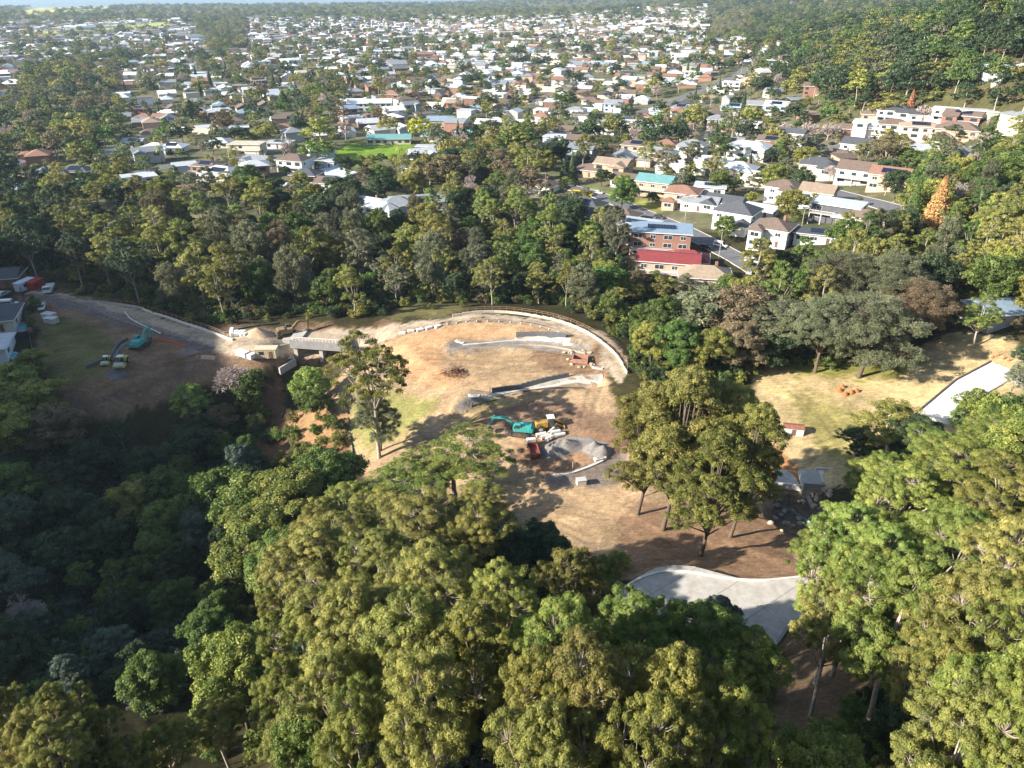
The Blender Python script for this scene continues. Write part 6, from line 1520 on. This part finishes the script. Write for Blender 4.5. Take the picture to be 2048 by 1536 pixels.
for i in range(26):
    t = i / 25; px, py = 1035 + 97 * t, 668 + 3 * math.sin(t * 3) + rnd.uniform(-2, 1.5); x, y, z = at(px, py); tag(newobj('loose_stone', BOULD[i % 4], None, (x, y, z + .05), rnd.uniform(0, 6), rnd.uniform(.35, .7)), 'loose stone along the top of the upper block wall', 'stone', 'stones along the upper wall')
# site offices, tank, stacks, containers, ute
def box_unit(name, px, py, rz, size, m, label, cat, rm=None, door=True):
    x, y, z = at(px, py); o = empty(name, (x, y, z + .05), rz); tag(o, label, cat); a, b, c = size[0] / 2, size[1] / 2, size[2]
    MB().box(-a, a, -b, b, .1, c).build('wall', m, o, bevel=.03); MB().box(-a - .1, a + .1, -b - .1, b + .1, c + .004, c + .14).build('roof', rm or m, o)
    nr = int(size[0] / .5); rb = MB()
    for k in range(nr): xx = -a + .25 + k * (2 * a - .5) / max(1, nr - 1); rb.box(xx - .06, xx + .06, -b - .04, -b, .3, c - .2)
    rb.build('ribs', m, o)
    if door: MB().box(a * .3, a * .3 + .9, -b - .07, -b - .005, .15, 2.1 if c > 2.2 else c - .2).build('door', DOORM, o); MB().box(-a * .6, -a * .6 + 1.2, -b - .07, -b - .005, c * .45, c * .8).build('window', GLASS, o)
    return o
CREAM = mat('cream_panel', (.62, .52, .36), .6, .1)
box_unit('site_office', 535, 714, R(2), (5.6, 2.4, 2.6), CREAM, 'cream site office with flat roof beside the bridge', 'cabin')
box_unit('shipping_container', 53, 578, R(78), (6, 2.5, 2.7), mat('pale_panel', (.55, .62, .68), .6, .1), 'pale blue-grey container at the top of the gravel road', 'container')
box_unit('shipping_container', 73, 577, R(74), (4.6, 2.4, 2.6), REDP, 'red container between the two pale vehicles', 'container')
for k in range(2): box_unit('pallet_crate', 100 + 4 * k, 637 + 9 * k, R(-14), (3.4, 2.0, 1.5), mat('crate_grey', (.50, .50, .48), .7, .1), ('rear' if k == 0 else 'front') + ' grey crate stack beside the shaded road', 'crate', door=False)
for k, (px, py) in enumerate(((580, 684), (602, 676), (600, 683))): box_unit('panel_stack', px, py, R(-8), (3.0, 2.2, 1.0 + .5 * k), CONC, ('left', 'right rear', 'right front')[k] + ' stack of pale concrete panels below the yellow excavator', 'stack', door=False)
for k, (px, py) in enumerate(((486, 712), (498, 716))): box_unit('white_tank', px, py, R(-30), (3.4, 1.6, 1.3), WHT, ('left' if k == 0 else 'right') + ' white tank behind the leafless tree', 'tank', door=False)
for i in range(9):
    px, py = 466 + (i % 4) * 8 + rnd.uniform(-2, 2), 672 - (i // 4) * 5; x, y, z = at(px, py); tag(MB().box(-.6, .6, -.6, .6, 0, 1.0).build('bulk_bag', WHT, None, (x, y, z), rnd.uniform(0, 1), bevel=.25), 'white bulk bag in the pile left of the sand heap', 'bag', 'bulk bags by the sand heap')
def car(px, py, rz, m, label, van=False, ute=False, z=None):
    x, y, zz = at(px, py); o = empty('utility_truck' if ute else ('van' if van else 'car'), (x, y, zz + .12), rz); tag(o, label, 'ute' if ute else ('van' if van else 'car'))
    L, hgt = (4.9, 1.95) if van else (4.4, 1.45)
    if ute: L = 5.2
    pr = [(-L/2, .35), (-L/2, .85), (-L/2 + .15, .95), (L/2 - 1.2, .95), (L/2 - .1, .78), (L/2, .5), (L/2, .35)]
    MB().side(pr, -.88, .88).build('body', m, o, bevel=.06)
    c = [(-L/2 + .1, .955), (-L/2 + .25, hgt), (L/2 - 1.75, hgt), (L/2 - 1.0, .955)] if not ute else [(-.1, .955), (.1, 1.6), (1.1, 1.6), (1.7, .955)]
    if not van and not ute: c = [(-L/2 + .25, .955), (-L/2 + .8, hgt), (.35, hgt), (L/2 - 1.15, .955)]
    cb = MB().side(c, -.78, .78).build('cabin', m, o); sc_ = lambda p, k: [(q[0] * .93 + .0, q[1]) for q in p]
    x0, x1 = c[0][0] + .35, c[3][0] - .45; MB().box(x0, x1, -.80, .80, 1.05, (1.3 if not (van or ute) else 1.5)).build('side_window', GLASS, cb)
    a_, b_ = Vector((c[2][0], 0, c[2][1])), Vector((c[3][0], 0, c[3][1])); MB().side([(b_.x + .03, b_.z + .03), (a_.x + .03, a_.z - .05), (a_.x - .05, a_.z - .05), (b_.x - .06, b_.z + .03)], -.7, .7).build('windscreen', GLASS, cb)
    if ute: MB().box(-L/2, -.15, -.88, -.8, .954, 1.2).box(-L/2, -.15, .8, .88, .954, 1.2).box(-L/2, -L/2 + .08, -.8, .8, .954, 1.2).build('tray_side', STEEL, o)
    for wx in (-L * .3, L * .31):
        for sd in (-1, 1): wheel(o, wx, sd * .8, .33, .22)
    for sd in (-1, 1): MB().box(L/2 - .06, L/2 + .02, sd * .6 - .15, sd * .6 + .15, .55, .7).build('headlight', WHT, o)
    return o
SILV = mat('car_silver', (.45, .46, .47), .3, .05, metal=.3); CW = mat('car_white', (.78, .78, .78), .3, .04); CB = mat('car_dark', (.04, .045, .055), .3, .05); CR = mat('car_red', (.30, .02, .02), .3, .05); CBL = mat('car_blue', (.05, .12, .25), .3, .05)
car(85, 617, R(-65), CW, 'white ute parked beside the shaded gravel road', ute=True)
car(1440, 494, R(-35), CW, 'white van in the middle of the asphalt street', van=True); car(1503, 526, R(-30), CW, 'white van parked near the end of the asphalt street', van=True)
car(1411, 497, R(-35), CB, 'dark car on the kerb above the red-roofed house'); car(1318, 437, R(-30), CB, 'dark car in the shade of the asphalt street'); car(1196, 388, R(-22), CW, 'white car near the yellow skips')
car(1500, 548, R(60), SILV, 'silver car in the drive beside the cream house'); car(1600, 361, R(-25), CW, 'white car on the street below the cream houses'); car(1645, 294, R(15), CB, 'dark car on the short side street'); car(1665, 290, R(12), CB, 'second dark car further along the short side street'); car(1622, 309, R(20), CR, 'red car at the corner of the short side street')
car(1960, 305, R(4), CR, 'red car on the street below the hill'); car(1845, 297, R(-8), SILV, 'silver car at the end of the hill-foot street'); car(1160, 266, R(10), CW, 'white car on the street below the school'); car(1090, 262, R(-8), CB, 'dark car on the street below the school'); car(560, 381, R(5), CW, 'white car beside the white court'); car(575, 372, R(70), CW, 'white car in the drive near the dark-roofed house')
car(8, 592, R(80), SILV, 'silver car in the yard at the left edge'); car(20, 612, R(10), CW, 'white van behind the left-hand fence', van=True)
for k, (px, py) in enumerate(((1152, 387), (1175, 393))):
    x, y, z = at(px, py); o = MB().side([(-2.2, 1.3), (-1.4, .1), (1.4, .1), (2.2, 1.3), (2.1, 1.3), (1.33, .2), (-1.33, .2), (-2.1, 1.3)], -.95, .95).box(-1.9, 1.9, -.97, -.9, .15, 1.25).box(-1.9, 1.9, .9, .97, .15, 1.25).build('skip_bin', mat('skip_yellow', (.70, .48, .02), .5, .1), None, (x, y, z + .1), R(-20)); tag(o, ('left' if k == 0 else 'right') + ' yellow skip bin on the asphalt street', 'skip')
# pools, court, fences of the left-hand houses
def pool(pts, label, deck=None):
    poly = [at(a, b)[:2] for a, b in pts]; z = float(np.mean([h(*p) for p in poly])) + .35; c = np.mean(poly, 0)
    o = empty('swimming_pool', (c[0], c[1], z)); tag(o, label, 'pool'); q = [(p[0] - c[0], p[1] - c[1]) for p in poly]
    a_ = sum(q[i][0] * q[(i + 1) % len(q)][1] - q[(i + 1) % len(q)][0] * q[i][1] for i in range(len(q)))
    if a_ < 0: q = q[::-1]
    MB().prism([(u * 1.45, v * 1.45) for u, v in q], -.8, 0).build('deck', deck or TILE, o); MB().prism([(u * 1.05, v * 1.05) for u, v in q], -.5, .06).build('coping', CONC, o); MB().prism(q, -.4, .09).build('water', POOLW, o)
pool([(24,662),(30,650),(52,645),(58,660),(48,666)], 'turquoise pool with red paving behind the site fence')
pool([(10,712),(30,706),(42,712),(30,720)], 'pale pool on the white terrace near the left edge', CONC_W)
pool([(1505,425),(1520,418),(1538,424),(1524,432)], 'small pool beside the white flat-roofed house', CONC)
poly = [at(a, b)[:2] for a, b in ((622,345),(668,330),(715,345),(665,363))]; z = float(np.mean([h(*p) for p in poly])); MB().prism(poly if True else poly, z - .5, z + .25).build('sports_court', mat('court_paint', srgb(198, 214, 222), .8, .08)); tag(bpy.data.objects['sports_court'], 'pale blue hard court beside the brown-roofed house', 'court')
def paling(pts, label, m, hgt=1.8, piece='fence_panel', plen=2.6): return wall_line('yard_fence', pts, hgt, .08, m, label, piece, plen, .4, cat='fence')
paling([(38,565),(45,600),(52,632),(62,680),(72,730),(80,780)], 'dark boundary fence between the shaded site and the left-hand houses', mat('fence_dark', (.10, .11, .12), .7, .15))
paling([(0,690),(30,682),(62,676)], 'dark screen fence between the two pools', mat('fence_black', (.03, .035, .04), .7, .15), 2.2)
paling([(285,462),(330,452),(385,440)], 'long pale footbridge rail beside the park lawn', CONC, 1.2)
paling([(1600,330),(1640,322),(1690,330)], 'low white yard wall below the short side street', WHT, .9)
paling([(1140,262),(1090,252),(1060,245)], 'white picket fence beside the street below the school', WHT, 1.2)
paling([(590,357),(625,372),(650,372)], 'white fence round the dark-roofed corner house', WHT, 1.2)
# green shade-cloth and silt fences
for pts, lab, m_ in (([(693,815),(698,845),(703,880),(707,918)], 'tall green shade-cloth fence left of the mound', GREENC), ([(578,832),(592,818),(606,806)], 'short green silt fence below the bridge', GREENC), ([(567,800),(572,818),(562,838)], 'grey-green silt fence at the track edge', GREENC),
  ([(1540,990),(1556,1008),(1580,1022),(1608,1040),(1640,1062)], 'pale green silt fence beside the culvert rocks', mat('silt_pale', (.25, .36, .30), .8, .1)), ([(450,668),(500,655),(560,648)], 'green silt fence behind the sand heap', GREENC)):
    wall_line('silt_fence', pts, .55, .08, m_, lab, 'fabric_panel', 2.2, .3, cat='fence')
for i, (px, py, lab) in enumerate([(1010,868,'white marker stake beside the teal excavator bucket'),(1122,938,'left marker stake behind the short kerb'),(1145,938,'right marker stake behind the short kerb'),(1083,972,'marker stake at the corner of the lowest pad'),(1100,870,'red marker post beside the pipe pile'),(980,787,'tall stake at the end of the middle block wall')]):
    x, y, z = at(px, py); o = MB().box(-.07, .07, -.07, .07, -.2, 1.5).box(-.09, .09, -.09, .09, 1.504, 1.62).build('marker_stake', ORANGE if 'red' in lab else TIMBER, None, (x, y, z)); tag(o, lab, 'stake')
# cones on the driveway head
for i, (px, py) in enumerate(((1985,716),(1996,712),(2008,718),(2018,722))):
    x, y, z = at(px, py); mb = MB(); mb.box(-.3, .3, -.3, .3, 0, .06).tube([(0, 0, .064), (0, 0, .95)], [.22, .05], 10); tag(mb.build('traffic_cone', ORANGE, None, (x, y, z)), 'orange traffic cone at the top of the concrete driveway', 'cone', 'cones at the driveway')
for i in range(7):
    px, py = 96 + 4 * i, 606 + 4.5 * i; x, y, z = at(px, py); mb = MB(); mb.box(-.3, .3, -.3, .3, 0, .06).tube([(0, 0, .064), (0, 0, .95)], [.2, .05], 10); tag(mb.build('traffic_cone', ORANGE, None, (x, y, z)), 'orange traffic cone in the line beside the shaded ute', 'cone', 'cones on the shaded site')
# brush pile and fallen timber
x, y, z = at(912, 746); mb = MB()
for i in range(150):
    a = rnd.uniform(0, 6.28); r_ = rnd.uniform(0, 2.8); p = Vector((math.cos(a) * r_ * 1.3, math.sin(a) * r_, rnd.uniform(.1, 1.4) * (1 - r_ / 3.2))); d = Vector((rnd.uniform(-1, 1), rnd.uniform(-1, 1), rnd.uniform(-.3, .5))).normalized() * rnd.uniform(.5, 1.4)
    mb.tube([p - d, p + d * .2 + Vector((0, 0, .1)), p + d], [.05, .04, .02], 4)
tag(mb.build('brush_pile', BRUSH, None, (x, y, z)), 'heap of dead brown branches on the orange mound', 'brush')
# power poles
POLEM = mat('pole_timber', (.36, .32, .27), .85, .2, 2)
def pole(px, py, label, hgt=10.5, rz=0.3):
    x, y, z = at(px, py); o = empty('power_pole', (x, y, z), rz); tag(o, label, 'pole')
    MB().tube([(0, 0, -.5), (0, 0, hgt)], [.15, .10], 8).build('pole', POLEM, o); c = MB().box(-1.3, 1.3, -.07, .07, hgt - .9, hgt - .72).build('cross_arm', POLEM, o)
    for k in (-1.1, -.5, .5, 1.1): MB().cyl((k, 0, hgt - .6), .06, .2, 'Z', 8).build('insulator', CONC_W, c)
for i, (px, py, lab) in enumerate([(1437,520,'power pole in front of the white van'),(1330,262,'tall power pole by the street below the school'),(1482,150,'power pole on the ridge street'),(1590,372,'pale power pole at the cream house corner'),(1612,355,'power pole behind the cream houses'),(1150,262,'power pole left of the white two-storey houses'),(535,395,'power pole at the left end of the court street'),(1520,105,'power pole high on the ridge street'),(1370,440,'power pole among the houses above the street'),(860,305,'power pole beside the school'),(1090,392,'power pole beside the brown hip roof'),(1240,290,'power pole among the brown-roofed houses'),(340,262,'power pole in the left-hand suburb'),(1600,470,'slim pole beside the long solar roof')]): pole(px, py, lab)

# ------------------------------------------------------------------ air
def make_haze():
    mb = MB(); mb.box(-9000, 9000, -5000, 16000, -130, 330)
    m = bpy.data.materials.new('haze_air'); m.use_nodes = True
    n = m.node_tree.nodes; l = m.node_tree.links; n.remove(n['Principled BSDF'])
    v = n.new('ShaderNodeVolumePrincipled')
    v.inputs['Color'].default_value = (.62, .80, 1.0, 1); v.inputs['Density'].default_value = .00008; v.inputs['Anisotropy'].default_value = .2
    l.new(v.outputs[0], n['Material Output'].inputs['Volume'])
    o = mb.build('haze', m); tag(o, 'thin blue haze over the distant town', 'haze', kind='stuff')
make_haze()

# ------------------------------------------------------------------ labels: the n-th from the left where looks alone do not single one out
ONES = 'zeroth first second third fourth fifth sixth seventh eighth ninth tenth eleventh twelfth thirteenth fourteenth fifteenth sixteenth seventeenth eighteenth nineteenth'.split()
TENS = {2: 'twent', 3: 'thirt', 4: 'fort', 5: 'fift', 6: 'sixt', 7: 'sevent', 8: 'eight', 9: 'ninet'}
def ordinal(n):
    if n < 20: return ONES[n]
    if n < 100: return TENS[n // 10] + 'ieth' if n % 10 == 0 else TENS[n // 10] + 'y-' + ONES[n % 10]
    return '%d%s' % (n, {1: 'st', 2: 'nd', 3: 'rd'}.get(n % 10 if n % 100 not in (11, 12, 13) else 0, 'th'))
buckets = {}
for it in LABELS: buckets.setdefault((it[1], it[2]), []).append(it)
for (desc, place), its in buckets.items():
    its.sort(key=lambda i: i[3])
    for k, it in enumerate(its):
        o = it[0]
        o['label'] = ' '.join(('%s %s' % (desc, place) if len(its) == 1 else '%s %s, %s from left' % (desc, place, ordinal(k + 1))).split())
        if it[4] or len(its) > 1: o['group'] = it[4] or ('%ss %s' % (desc.split(' with ')[0], place))
